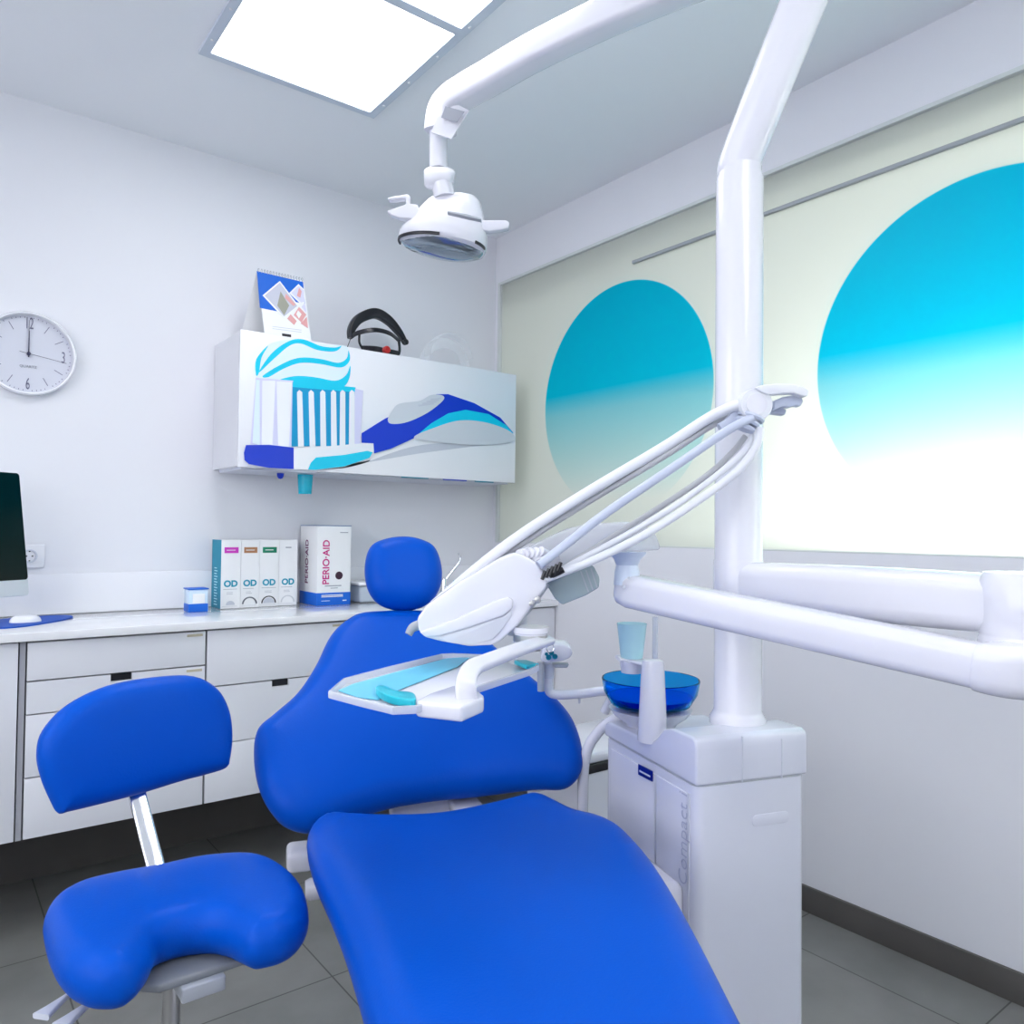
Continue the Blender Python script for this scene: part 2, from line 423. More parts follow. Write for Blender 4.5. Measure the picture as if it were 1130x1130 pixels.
obj('cabinet_plinth', box2(B(), (-.32, D-.03, 0), (2.328, D-.0125, .295)), BASE, label='dark recessed plinth under the wall-hung white drawer cabinets', cat='plinth')
obj('countertop', box2(B(), (-.4, YF-.022, .889), (W-.001, D-.001, .915), bev=.002), STONE, label='glossy white countertop running along the back wall over the drawers', cat='countertop')
obj('backsplash', box2(B(), (-.4, D-.011, .9155), (W-.001, D-.001, 1.06), bev=.001), WHITE, label='low glossy white backsplash panel behind the countertop', cat='backsplash')
# ------------------------------------------------------------------ wall cabinet with toothbrush picture
CX0, CX1, CY, CZ0, CZ1 = .928, 2.222, 2.8765, 1.457, 1.969
t = thing('wall_cabinet', 'white wall cabinet with a large printed blue toothbrush picture', 'cabinet', ((CX0+CX1)/2, 3.03, CZ0))
obj('body', box2(B(), (CX0+.002, CY+.019, CZ0+.006), (CX1-.002, D-.001, CZ1-.002)), mat('cabinet_side', (.75, .76, .81), .35), t)
obj('front_panel', box2(B(), (CX0, CY, CZ0), (CX1, CY+.018, CZ1), bev=.001), WHITE, t)
def A(l): return [on(220+.3186*x, 280+.3186*y, 1, CY) for x, y in l]
def AS(l, n=5): return catmull(A(l), n, True)
art = B(); k = 0
def layer(l, mi, sm=True):
    global k
    k += 1; flat(art, AS(l) if sm else A(l), -Y, .0004+.00022*k, mi, th=.0003)
layer([(590, 718), (740, 668), (900, 652), (1080, 655), (930, 670), (760, 692), (620, 716)], 6)
layer([(160, 735), (325, 748), (500, 742), (590, 716), (400, 756), (300, 752)], 6)
layer([(195, 425), (197, 370), (235, 318), (290, 300), (350, 296), (420, 314), (490, 317), (516, 330), (522, 400), (500, 460), (420, 445), (300, 440)], 5)
layer([(196, 420), (197, 365), (238, 318), (215, 360), (206, 412)], 1)
layer([(205, 412), (250, 345), (310, 303), (360, 297), (420, 320), (470, 325), (492, 319), (470, 338), (410, 334), (350, 311), (310, 320), (260, 362)], 1)
layer([(220, 422), (290, 380), (350, 360), (420, 365), (480, 378), (510, 362), (516, 335), (520, 370), (490, 394), (420, 382), (350, 378), (290, 399), (240, 427)], 1)
layer([(270, 441), (330, 424), (400, 428), (470, 440), (508, 420), (522, 388), (519, 430), (495, 462), (430, 456), (330, 449)], 1)
layer([(176, 660), (195, 430), (325, 440), (322, 668)], 4, False)
for q in ([(215, 668), (217, 440), (263, 440), (252, 670)], [(272, 672), (266, 442), (321, 446), (309, 674)], [(183, 655), (196, 437), (208, 438), (209, 664)]): layer(q, 5 if q[0][0] == 183 else 3, False)
layer([(318, 668), (322, 446), (540, 466), (530, 665)], 7, False)
layer([(322, 462), (323, 442), (540, 463), (538, 480)], 1, False)
layer([(538, 468), (566, 474), (556, 662), (528, 664)], 4, False)
for xa, xb in ((345, 352), (385, 392), (425, 429), (462, 466), (494, 495), (526, 527)):
    layer([(xa-8, 480), (xa, 472), (xa+10, 480), (xb+9, 668), (xb-11, 670)], 3, False)
layer([(153, 690), (160, 663), (240, 662), (325, 672), (325, 746), (240, 742), (170, 729), (155, 715)], 2, False)
layer([(325, 672), (440, 668), (560, 657), (600, 656), (605, 680), (590, 705), (500, 738), (400, 750), (325, 746)], 3, False)
layer([(402, 706), (500, 697), (580, 683), (598, 688), (588, 707), (500, 737), (400, 749), (374, 748), (384, 724)], 1, False)
layer([(560, 622), (640, 572), (700, 545), (760, 512), (820, 487), (860, 487), (950, 518), (1040, 568), (1086, 622), (1060, 602), (980, 566), (920, 550), (860, 562), (800, 602), (740, 640), (660, 676), (603, 692), (601, 657), (560, 655)], 2, False)
layer([(742, 637), (800, 588), (860, 553), (920, 541), (1000, 556), (1060, 594), (1086, 624), (1000, 594), (920, 580), (850, 592), (790, 624)], 1, False)
layer([(740, 638), (820, 600), (900, 578), (980, 583), (1050, 604), (1087, 628), (1085, 650), (1000, 662), (930, 662), (850, 655)], 8)
layer([(650, 575), (665, 545), (690, 520), (760, 510), (800, 490), (838, 491), (842, 508), (790, 550), (720, 583), (665, 590)], 8)
for i in range(4): layer([(755+14*i, 524-7*i), (808+9*i, 518-6*i), (812+8*i, 522-6*i), (757+14*i, 530-7*i)], 6, False)
obj('toothbrush_picture', art, [PAPER, CYAN, NAVY, WHITE, LAV, mat('print_paste', (.76, .88, .94), .5), PALEG, mat('print_teal_blue', (.0, .32, .62), .5), mat('print_belly_grey', (.62, .66, .72), .5)], t, ang=10)
sh = B()
for i, (xa, xb, m_) in enumerate(((1.62, 1.75, 1), (1.83, 1.95, 2), (2.0, 2.1, 1))): box2(sh, (xa, CY+.004, CZ0-.004), (xb, CY+.015, CZ0), mi=m_)
box2(sh, (CX0+.02, CY+.03, CZ0-.006), (CX1-.02, D-.03, CZ0+.006), mi=0)
obj('light_strip', sh, [PLAS2, TEAL, NAVY], t)
# hanging under the cabinet
c0 = on(337, 520, 1, 3.0)
obj('hanging_cup', lathe(B(), [(0, CZ0-.0865), (.026, -.085+CZ0), (.031, CZ0-.007), (.027, CZ0-.008), (.0, CZ0-.010)], (c0.x, 3.0, 0)), CUPD, label='turquoise plastic cup hanging under the wall cabinet', cat='cup')
c1 = on(309.5, 520, 1, 3.0)
obj('hanging_hook', lathe(B(), [(0, CZ0-.030), (.008, CZ0-.027), (.013, CZ0-.018), (.014, CZ0-.0065), (0, CZ0-.0065)], (c1.x, 3.0, 0)), NAVY, label='small dark blue knob under the wall cabinet beside the hanging cup', cat='hook')
# calendar on the cabinet
t = thing('desk_calendar', 'white and royal blue tent calendar with photo diamonds standing on the wall cabinet', 'calendar', (1.14, 3.03, CZ1))
pa = V((1.026, 3.0, 2.241)); pb = V((1.216, 3.0, 2.241)); pc = V((1.236, 2.95, CZ1+.001)); pd = V((1.046, 2.95, CZ1+.001))
nn = (pb-pa).cross(pd-pa).normalized()
if nn.y > 0: nn = -nn
obj('page', prism(B(), [pa, pb, pc, pd], -nn*.003), PAPER, t)
obj('stand_panel', prism(B(), [pa+V((0, .004, 0)), pb+V((0, .004, 0)), pb+V((-.02, .11, CZ1+.001-pb.z)), pa+V((-.03, .11, CZ1+.001-pa.z))], nn*.0015+Y*.001), PAPER, t)
def CAL(l):
    return [onp(270+.2389*x, 280+.2389*y, pa, nn) for x, y in l]
ca = B()
flat(ca, CAL([(56, 80), (270, 131), (278, 232), (200, 215), (160, 268), (70, 250)]), nn, .0005, 1)
flat(ca, CAL([(162, 126), (252, 244), (182, 300), (82, 193)]), nn, .0010, 0)
flat(ca, CAL([(162, 134), (242, 242), (182, 290), (92, 194)]), nn, .0015, 2)
flat(ca, CAL([(165, 175), (205, 240), (182, 285), (150, 240)]), nn, .0020, 3)
flat(ca, CAL([(190, 185), (235, 235), (225, 243), (185, 205)]), nn, .0020, 4)
flat(ca, CAL([(248, 140), (274, 165), (276, 230), (262, 236), (205, 182)]), nn, .0010, 0)
flat(ca, CAL([(248, 149), (272, 170), (274, 222), (260, 226), (215, 182)]), nn, .0025, 5)
flat(ca, CAL([(250, 158), (262, 175), (256, 205), (240, 195)]), nn, .0029, 4)
flat(ca, CAL([(250, 246), (284, 282), (262, 318), (226, 284)]), nn, .0015, 4)
flat(ca, CAL([(246, 262), (262, 280), (250, 300), (238, 280)]), nn, .0019, 0)
flat(ca, CAL([(212, 280), (240, 312), (228, 330), (196, 300)]), nn, .0015, 4)
flat(ca, CAL([(274, 232), (280, 240), (284, 272), (262, 246)]), nn, .0015, 5)
flat(ca, CAL([(286, 292), (292, 345), (258, 322)]), nn, .0015, 4)
flat(ca, CAL([(172, 368), (214, 374), (214, 386), (173, 380)]), nn, .001, 6)
for i in range(2): flat(ca, CAL([(128, 335+10*i), (262, 352+10*i), (262, 354+10*i), (128, 337+10*i)]), nn, .001, 7)
obj('printed_cover', ca, [PAPER, BOXB, mat('print_pale_blue_grey', (.55, .56, .66), .5), TAUPE, SKIN, LAV, INK, PALEG], t, ang=10)
rg = B()
for i in range(16):
    p = pa+(pb-pa)*((i+.5)/16); tube(rg, [p+V((0, .008*math.cos(a), .003+.008*math.sin(a))) for a in [j*2*PI/8 for j in range(9)]], .0012, n=1, k=5, smoothpath=False)
obj('wire_binding', rg, GREYP, t)
# headband visor on the cabinet (black) and a clear one
def vis(x, y, d=3.03): return on(270+.2389*x, 280+.2389*y, 1, d)
t = thing('face_shield_headband', 'black head-worn visor frame with red knob lying on the wall cabinet', 'visor', (vis(610, 480).x, 3.03, CZ1))
bb = [vis(*p, 3.05) for p in ((488, 390), (495, 345), (530, 300), (600, 276), (660, 305), (710, 360), (742, 412))]
bm = B(); sweep(bm, catmull(bb, 6), lambda i, t_: rrect(.036, .018+.026*math.sin(PI*min(1, t_*1.05)), .008), mi=0); obj('front_band', bm, BLACK, t)
bm = B(); sweep(bm, catmull([vis(*p, d) for p, d in (((492, 385), 3.05), ((525, 365), 2.99), ((600, 352), 2.95), ((670, 368), 2.97), ((715, 405), 3.04))], 6), lambda i, t_: rrect(.006, .020, .002)); obj('forehead_strap', bm, BLACK, t)
bm = B(); tube(bm, [vis(530, 375, 3.0), vis(530, 410, 3.0), vis(545, 440, 3.0)], .005); tube(bm, [vis(712, 400, 3.03), vis(716, 440, 3.03), vis(712, 465, 3.03)], .006); tube(bm, [vis(475, 430, 3.03), vis(492, 385, 3.04)], .0016, smoothpath=False); obj('side_arm', bm, BLACK, t)
bm = B(); sweep(bm, catmull([vis(540, 438, 3.1), vis(600, 440, 3.05), vis(650, 450, 3.0), vis(712, 463, 3.03)], 6), lambda i, t_: rrect(.008, .026, .003)); obj('rear_strap', bm, BLACK, t)
obj('adjusting_knob', lathe(B(), [(0, 0), (.016, 0), (.016, .018), (.012, .022), (0, .022)], vis(650, 446, 3.0), -Y, k=20), RED, t)
obj('hinge_knob', lathe(B(), [(0, 0), (.013, 0), (.013, .016), (0, .018)], vis(738, 410, 3.04), -Y, k=16), BLACK, t)
bm = B(); l1 = [vis(*p, 3.03) for p in ((845, 470), (850, 430), (890, 385), (950, 375), (1010, 410), (1040, 490))]
sweep(bm, catmull(l1, 6), lambda i, t_: rrect(.05, .012, .004))
for zz in (0,):
    sweep(bm, catmull([p+V((0, .03, -.035)) for p in l1], 6), lambda i, t_: rrect(.01, .05, .004))
obj('clear_visor', bm, VISOR, label='transparent plastic visor lying on the wall cabinet right of the black headband', cat='visor')
# ------------------------------------------------------------------ wall clock
cc = V((.289, D, 1.836)); R_ = .147
t = thing('wall_clock', 'round white wall clock on the back wall above the monitor', 'clock', cc)
bm = B(); lathe(bm, [(R_-.001, 0), (R_, .004), (R_, .030), (R_-.004, .036), (R_-.009, .034), (R_-.011, .011)], cc, -Y, k=72, cap=False)
obj('rim', bm, WHITE, t)
bm = B(); lathe(bm, [(R_-.010, 0), (R_-.010, .012), (0, .012)], cc, -Y, k=72); dial = obj('dial', bm, mat('clock_dial', (.66, .68, .77), .5), t)
yd = D-.0125
tk = B()
def cp(a, r): return V((cc.x+math.sin(a)*r, yd, cc.z+math.cos(a)*r))
for i in range(60):
    if i % 15 == 0: continue
    a = i*PI/30
    if i % 5 == 0: r0, r1, w_ = .092, .122, .0011
    else: r0, r1, w_ = .127, .131, .0011
    p, q = cp(a, r0), cp(a, r1); s_ = V((math.cos(a), 0, -math.sin(a)))*w_
    flat(tk, [p-s_, q-s_, q+s_, p+s_], -Y, .0006)
obj('minute_marks', tk, mat('clock_ink', (.16, .16, .26), .5), t)
for s, a in (('12', 0), ('3', PI/2), ('6', PI), ('9', 3*PI/2)):
    text('numeral', s, cp(a, .107)+V((0, -.0012, 0)), X, Z, .058, MATS['clock_ink'], t, sx=.48)
text('dial_word', 'QUARTZ', V((cc.x, yd-.001, cc.z-.045)), X, Z, .013, GRINK, t)
def hand(name, a, l, back, w_, off, m_):
    d = V((math.sin(a), 0, math.cos(a))); s_ = V((math.cos(a), 0, -math.sin(a)))*w_; c_ = V((cc.x, yd, cc.z))
    obj(name, flat(B(), [c_-d*back-s_, c_+d*l-s_*.6, c_+d*l+s_*.6, c_-d*back+s_], -Y, off, th=.001), m_, t)
hk = mat('clock_hand', (.03, .03, .08), .4)
hand('hour_hand', 0, .082, .012, .0022, .006, hk); hand('minute_hand', -.01, .118, .012, .0013, .008, hk); hand('second_hand', 1.73, .118, .028, .0008, .010, hk)
obj('centre_cap', lathe(B(), [(.006, 0), (.006, .012), (0, .013)], (cc.x, yd, cc.z), -Y, k=20), hk, t)
# ------------------------------------------------------------------ socket
t = thing('wall_socket', 'white wall power socket just right of the monitor', 'socket', (.313, D-.002, 1.124))
obj('plate', box2(B(), (.272, D-.010, 1.083), (.354, D-.001, 1.165), bev=.002), WHITE, t)
obj('socket_cup', lathe(B(), [(.024, 0), (.024, .006), (.019, .0065), (.018, -.0), (0, 0)], (.308, D-.0085, 1.124), -Y, k=32), PLAS2, t)
for x_, z_ in ((-.009, 0), (.009, 0), (0, -.017), (0, .017)): obj('contact', lathe(B(), [(.0028, 0), (.0028, .002), (0, .002)], (.308+x_, D-.009, 1.124+z_), -Y, k=10), BLACK, t)
# ------------------------------------------------------------------ monitor
ml = V((.86, .51, 0)).normalized()       # width direction, right edge turned towards the wall
mr_top = on(21, 521, 1, 2.98); ex = mr_top.x
tilt = V((0.006, -.03, 0))
rb = V((on(33, 640, 1, 2.98).x, 2.98, 0))
def mon(u, v, w):      # u to the left from the right edge, v height above the chin bottom, w towards the viewer
    up = V((-.085, .10, 1)).normalized(); n_ = V((ml.y, -ml.x, 0)).normalized(); n_ = (n_ - up*n_.dot(up)).normalized()
    return V((.290, 2.975, 1.003)) - ml*u + up*v + n_*w
t = thing('computer_monitor', 'dark all-in-one computer monitor with aluminium chin at the left edge', 'monitor', (.06, 2.85, .915))
mw, mh = .53, .405
def rr_uv(u0, u1, v0, v1, r, w):
    return [mon((u0+u1)/2+a, (v0+v1)/2+c_, w) for a, c_ in rrect(u1-u0, v1-v0, r, 5)]
n_m = mon(0, 0, 1)-mon(0, 0, 0)
obj('housing', prism(B(), rr_uv(0, mw, 0, mh, .012, 0), -n_m*.02, bev=.003), ALU, t)
obj('screen', prism(B(), rr_uv(.001, mw-.001, .052, mh-.001, .010, .0012), -n_m*.001), SCREEN, t)
obj('stand', prism(B(), [mon(.2, .12, -.02), mon(.33, .12, -.02), mon(.33, -.062, -.10), mon(.2, -.062, -.10)], n_m*.006, bev=.002), ALU, t)
ft = mon(.265, 0, -.07)
obj('foot', box(B(), (0, 0, 0), (.17, .17, .006), frame(ml, V((-ml.y, ml.x, 0)), Z, (ft.x, ft.y, .9188)), bev=.002), ALU, t)
pts = [on(x_, y_, 2, .916) for x_, y_ in ((-25, 692), (40, 688), (77, 683), (60, 679), (0, 684), (-20, 686))]
mp_ = [V((.17, 2.84, .9153)), V((.27, 2.84, .9153)), V((.42, 3.02, .9153)), V((.39, 3.12, .9153)), V((.22, 3.08, .9153)), V((.17, 2.98, .9153))]
obj('mouse_pad', prism(B(), catmull(mp_, 4, True), Z*.004), PADB, label='royal blue mouse pad on the countertop below the monitor', cat='mouse pad')
mc = on(28, 686, 2, .92)
bm = B(); pad(bm, [(.05*math.cos(a), .030*math.sin(a)) for a in [i*PI/6 for i in range(12)]], .03, .028, lambda u, v, w: V((mc.x, mc.y, .9195))+X*u*.9+Y*v+Z*max(w, 0)*.75, g=.012, bot=.02)
obj('computer_mouse', bm, WHITE, label='white computer mouse on the blue mouse pad', cat='computer mouse')
# ------------------------------------------------------------------ boxes on the counter
ZC = .9153
t = thing('small_product_box', 'small clear and blue dispenser box on the counter left of the tall OD boxes', 'box', (.835, 3.04, ZC))
obj('blue_base', box2(B(), (.798, 3.008, ZC), (.868, 3.075, ZC+.030), bev=.001), BOXB, t)
obj('body', box2(B(), (.799, 3.009, ZC+.030), (.867, 3.074, ZC+.082), bev=.001), mat('pale_box_body', (.62, .78, .95), .2), t)
obj('front_label', box2(B(), (.812, 3.007, ZC+.032), (.856, 3.009, ZC+.068)), PAPER, t)
obj('lid', box2(B(), (.796, 3.006, ZC+.083), (.870, 3.077, ZC+.088), bev=.001), BOXB, t)
for i, (xa, xb, cl, word) in enumerate(((.932, 1.008, PINK, 'magenta'), (1.0095, 1.084, BROWN, 'brown'), (1.0855, 1.165, GREEN, 'green'), (1.1665, 1.245, None, 'plain'))):
    lab = {'magenta': 'tall white OD box with magenta strip and teal side, leftmost of four', 'brown': 'tall white OD box with brown strip on the counter', 'green': 'tall white OD box with green strip on the counter', 'plain': 'tall white OD box without coloured strip, nearest the big magenta-lettered box'}[word]
    yf = 3.07+.004*i; zt = 1.184; t = thing('product_box', lab, 'box', ((xa+xb)/2, 3.12, ZC), 'tall OD boxes on the counter')
    obj('carton', box2(B(), (xa, yf, ZC), (xb, 3.185, zt), bev=.0008), PAPER, t)
    if i == 0:
        obj('side_panel', box2(B(), (xa-.001, yf, ZC), (xa, 3.185, zt)), TEAL, t)
        s_ = B()
        for j in range(14): box2(s_, (xa-.0016, 3.11+.01*(j % 2), ZC+.012+.011*j), (xa-.001, 3.15, ZC+.016+.011*j))
        obj('side_print', s_, PALEC, t)
    w_ = xb-xa; xc = (xa+xb)/2
    if cl: 
        st_ = B(); box2(st_, (xa+.012, yf-.0008, zt-.052), (xb-.010, yf, zt-.029), mi=0); box2(st_, (xc-.018, yf-.0014, zt-.042), (xc+.016, yf-.0008, zt-.039), mi=1)
        obj('colour_strip', st_, [cl, PAPER], t)
    else: obj('small_print', box2(B(), (xc-.012, yf-.001, zt-.033), (xc+.012, yf, zt-.029)), GRINK, t)
    text('lettering', 'OD', (xc, yf-.0008, ZC+.096), X, Z, .034, CYAN2 if 'CYAN2' in globals() else mat('print_deep_cyan', (.0, .30, .45), .5), t, off=.0013)
    CYAN2 = MATS['print_deep_cyan']
    pr = B(); bars(pr, (xa+.010, yf, ZC+.075), X, Z, w_-.02, 1, .006, .0015, -Y, 0, i); bars(pr, (xa+.022, yf, ZC+.062), X, Z, w_-.05, 2, .006, .0012, -Y, 0, i)
    for r0, r1, mi in ((.016+.003*i, .0, 1) if i in (0, 2) else (.028, .024, 0), (.029, .025, 0)):
        if i == 0 and r0 > .028: continue
        if i == 3 and r0 > .0285: continue
        arc = [(xc+r0*1.05*math.cos(a), r0*math.sin(a)) for a in [j*PI/12 for j in range(13)]]+[(xc+r1*math.cos(a), r1*math.sin(a)) for a in [j*PI/12 for j in range(12, -1, -1)]]
        if r1 == 0: arc = arc[:13]
        flat(pr, [V((a, yf, ZC+.014+c_)) for a, c_ in arc], -Y, .0006+(.0004 if mi else 0), (2 if i == 3 else mi) if i != 2 else (3 if r1 else 1))
    box2(pr, (xa+.006, yf-.0008, ZC+.008), (xb-.012, yf, ZC+.0095), mi=2)
    obj('illustration', pr, [GRINK, PALEG, mat('print_faint_%s' % word, (.6, .62, .66), .5), INK], t, ang=10)
t = thing('perio_box', 'large white box with magenta PERIO-AID lettering and blue foot on the counter', 'box', (1.37, 3.08, ZC))
xa, xb, yf, zt = 1.294, 1.443, 2.995, 1.243
obj('carton', box2(B(), (xa, yf, ZC), (xb, 3.17, zt), bev=.001), PAPER, t)
obj('lid', box2(B(), (xa-.001, yf-.001, zt), (xb+.001, 3.171, zt+.003)), mat('lid_blue', (.12, .2, .42), .4), t)
obj('blue_foot_band', box2(B(), (xa-.001, yf-.001, ZC), (xb+.001, 3.171, ZC+.052), bev=.0005), BOXB, t)
text('lettering', 'PERIO·AID', (xa+.040, yf-.0006, ZC+.178), Z, -X, .041, MAG, t, off=.0006, sx=.98)
text('side_lettering', 'PERIO·AID', (xa-.0006, 3.10, ZC+.178), Z, Y, .041, mat('print_plum', (.16, .02, .12), .5), t, off=.0006, sx=.98)
obj('printed_drop', lathe(B(), [(.0165, 0), (.0165, .001), (0, .001)], (xb-.052, yf, ZC+.122), -Y, k=28), mat('print_plum_black', (.04, .01, .03), .4), t)
pr = B(); bars(pr, (xa+.035, yf, ZC+.078), X, Z, .09, 1, .007, .004, -Y, 0, 3); bars(pr, (xa+.06, yf, ZC+.069), X, Z, .04, 1, .007, .003, -Y, 0, 4)
bars(pr, (xb-.05, yf, zt-.028), X, Z, .04, 1, .007, .003, -Y, 0, 5); bars(pr, (xa+.02, yf-.001, ZC+.040), X, Z, .10, 2, .006, .0035, -Y, 1, 6); bars(pr, (xa+.02, yf-.001, ZC+.018), X, Z, .045, 1, .006, .002, -Y, 1, 7); bars(pr, (xb-.035, yf-.001, ZC+.016), X, Z, .022, 1, .006, .004, -Y, 1, 8)
obj('small_print', pr, [GRINK, PAPER], t)
t = thing('storage_tub', 'pale grey plastic tub with lid on the counter right of the large lettered box', 'tub', (1.60, 3.09, ZC))
obj('body', box2(B(), (1.50, 3.02, ZC), (1.74, 3.16, ZC+.072), bev=.012), mat('tub_grey', (.55, .62, .72), .3, alpha=.9), t)
obj('lid', box2(B(), (1.492, 3.012, ZC+.073), (1.748, 3.168, ZC+.088), bev=.006), WHITE, t)
# faucet behind the headrest
fa = on(478, 652, 1, 2.93); fa.z = ZC
t = thing('faucet', 'chrome lever faucet on the counter behind the blue headrest', 'faucet', (fa.x, 2.93, ZC))
F = lambda x_, y_, d=2.93: on(380+.1593*x_, 620+.1593*y_, 1, d)
obj('body', lathe(B(), [(.024, ZC), (.024, ZC+.01), (.017, ZC+.014), (.017, F(700, 130).z), (.012, F(700, 118).z), (0, F(700, 115).z)], (F(690, 150).x, 2.93, 0)), CHROME, t)
obj('lever', tube(B(), [F(705, 120), F(760, 50), F(790, 10), F(805, -30), F(790, -60)], .006), CHROME, t)
obj('spout', tube(B(), [F(700, 170), F(730, 175, 2.9), F(765, 140, 2.85)], .009), CHROME, t)
# ================================================================== stool
SX, SY = .345, 1.30
t = thing('dental_stool', 'royal blue saddle stool with curved backrest and kidney-shaped seat', 'stool', (SX, SY, 0))
zs = .615
seat_px = [(48.5, 1046), (48, 1024), (58, 1004), (85, 984), (124, 969), (170, 957), (219, 948), (262, 945), (294, 948), (318, 960), (334, 981), (340, 1004), (340, 1024), (331, 1041), (315, 1053), (296, 1060), (276, 1062), (260, 1054), (246, 1044), (229, 1038), (209, 1039), (188, 1047), (174, 1060), (164, 1081), (150, 1097), (131, 1106), (110, 1109), (88, 1107), (68, 1096), (55, 1075)]
so = []
for x_, y_ in seat_px:
    f_ = min(1, max(0, (y_-960)/100)); h_ = zs+.026-.036*f_
    p = on(x_, y_, 2, h_); so.append((p.x-SX, p.y-SY))
def smap(u, v, w):
    lx = .0 if v > 0 else v*v*.8
    return V((SX+u, SY+v, zs + w + .008*abs(u)/.2))
bm = B(); pad(bm, so, .072, .032, smap, g=.014, dome=.008, domer=.09, bot=.5, n=4)
obj('seat', bm, BLUE, t, ang=80)
sm_ = on(205, 1035, 2, zs)
bm = B()
for s_ in (-.010, .010): tube(bm, [smap(sm_.x-SX+s_*2.2, v, .034+.0015) for v in (-.02, -.04, -.06)], lambda q: .0015)
bm.free()
kb = [(38, 830), (44, 803), (72, 775), (115, 756), (165, 748), (210, 748), (236, 763), (249, 787), (253, 815), (251, 840), (247, 850), (225, 857), (200, 863), (150, 877), (100, 888), (75, 893), (64, 894), (55, 880), (44, 856)]
bd = V((.985, .17, 0)).normalized(); bn = V((bd.y, -bd.x, 0)); b0 = V((.34, 1.575, .8)); bu = (Z*.985+Y*.17).normalized(); bnn = bd.cross(bu).normalized()
if bnn.y > 0: bnn = -bnn
ko = []
for x_, y_ in kb:
    p = onp(x_, y_, b0, bnn)-b0; ko.append((p.dot(bd), p.dot(bu)))
def kmap(u, v, w): return b0 + bd*u + bu*v + bnn*(w + .25*u*u)
bm = B(); pad(bm, ko, .055, .030, kmap, g=.02, dome=.008, domer=.08, n=5)
obj('backrest', bm, BLUE, t, ang=80)
p1 = onp(152, 868, b0, bnn)-bnn*-.0; p1 = p1 - bnn*.012; p2 = on(176, 975, 1, 1.47)
barM = B(); mid = V((p2.x+.005, 1.50, zs-.05))
sweep(barM, catmull([p1, p1*.5+p2*.5, p2, mid, V((SX+.02, 1.40, zs-.062))], 6), lambda i, t_: rrect(.030, .012, .004, 4), up=-Y)
obj('backrest_bar', barM, CHROME, t)
obj('bar_sleeve', box(B(), (0, 0, 0), (.036, .02, .03), frame(bd, bnn, bu, p1+bu*.003), bev=.003), BLACK, t)
obj('seat_plate', prism(B(), [V((SX+a, SY+c_, zs-.048)) for a, c_ in ((-.11, -.07), (-.06, -.115), (.08, -.115), (.12, -.07), (.11, .1), (-.1, .1))], Z*.012, bev=.004), mat('seat_plate_grey', (.24, .26, .28), .35), t)
obj('plate_bracket', box(B(), (0, 0, 0), (.062, .10, .022), Matrix.Translation((SX+.0, SY-.075, zs-.058)), bev=.003), GREYP, t)
gx, gy = SX-.005, SY-.045
gp = on(197, 1100, 1, SY-.07)
obj('gas_column', lathe(B(), [(.013, .36), (.013, zs-.05)], (gp.x, SY-.03, 0), k=24), STEEL, t)
obj('column_sleeve', lathe(B(), [(.0, .06), (.026, .06), (.024, .37), (.020, .375), (0, .375)], (gp.x, SY-.03, 0), k=24), CHROME, t)
for i, (a_, b_) in enumerate((((72, 1101), (45, 1122)), ((98, 1108), (66, 1133)))):
    pA = on(*a_, 2, zs-.045); pB = on(*b_, 2, zs-.045)
    lv = B(); sweep(lv, [pA+(pA-pB)*.9, pA, pA*.4+pB*.6, pB], lambda j, t_: rrect(.006+.026*max(0, t_-.25), .008, .003, 4))
    obj('lever', lv, PLAS2, t)
for i in range(5):
    a = i*2*PI/5+.4; d = V((math.cos(a), math.sin(a), 0)); c_ = V((gp.x, SY-.03, 0))
    sp = B(); sweep(sp, [c_+Z*.085+d*.01, c_+Z*.08+d*.12, c_+Z*.062+d*.245], lambda j, t_: rrect(.045-.018*t_, .03-.01*t_, .008, 4)); obj('base_spoke', sp, STEEL, t)
    cs = B(); lathe(cs, [(.0, -.02), (.024, -.02), (.026, -.010), (.026, .010), (.024, .02), (0, .02)], c_+d*.245+Z*.0265, d.cross(Z), k=20); tube(cs, [c_+d*.245+Z*.03, c_+d*.245+Z*.065], .006, smoothpath=False); obj('caster', cs, BLACK, t)
# ================================================================== dental chair
CA = math.radians(20); sd = V((math.cos(CA), -math.sin(CA), 0)); hd = V((math.sin(CA), math.cos(CA), 0))
C0 = V((.62, .72, 0))
t = thing('dental_chair', 'large royal blue reclined dental treatment chair', 'dental chair', C0)
zc = .640
seat_out = [(334, 930), (345, 910), (368, 903), (395, 904), (423, 909), (480, 904), (540, 887), (585, 877), (606, 881), (622, 893), (640, 907), (668, 919), (686, 929), (706, 949), (726, 973), (747, 1006), (772, 1050), (793, 1089), (814, 1130)]
so = []
for x_, y_ in seat_out:
    h_ = zc+.03 if y_ < 908 else zc+.015
    p = on(x_, y_, 2, h_) - C0; so.append((p.dot(sd), p.dot(hd)))
dx, dy = so[-1][0]-so[-3][0], so[-1][1]-so[-3][1]; ee = so[-1]
so2 = so + [(ee[0]+dx*q, ee[1]+dy*q) for q in (.6, 1.3, 2.0)]
so2 += [(so2[-1][0]-.03, -.60), (so2[-1][0]-.07, -.72), (.0, -.76), (-.15, -.70), (-.185, -.58), (-.19, -.40)]
for x_, y_ in ((400, 1130), (386, 1060), (366, 1010), (341, 965)):
    p = on(x_, y_, 2, zc+.01) - C0; so2.append((p.dot(sd), p.dot(hd)))
def cmap(u, v, w):
    return C0 + sd*u + hd*v + Z*(zc + w + .25*u*u - .03*max(0, (v-.55)/.2)**2)
so2 = relax(so2, 1)
bm = B(); pad(bm, so2, .11, .055, cmap, g=.035, dome=.004, bot=.55)
obj('seat_cushion', bm, BLUE, t, ang=80)
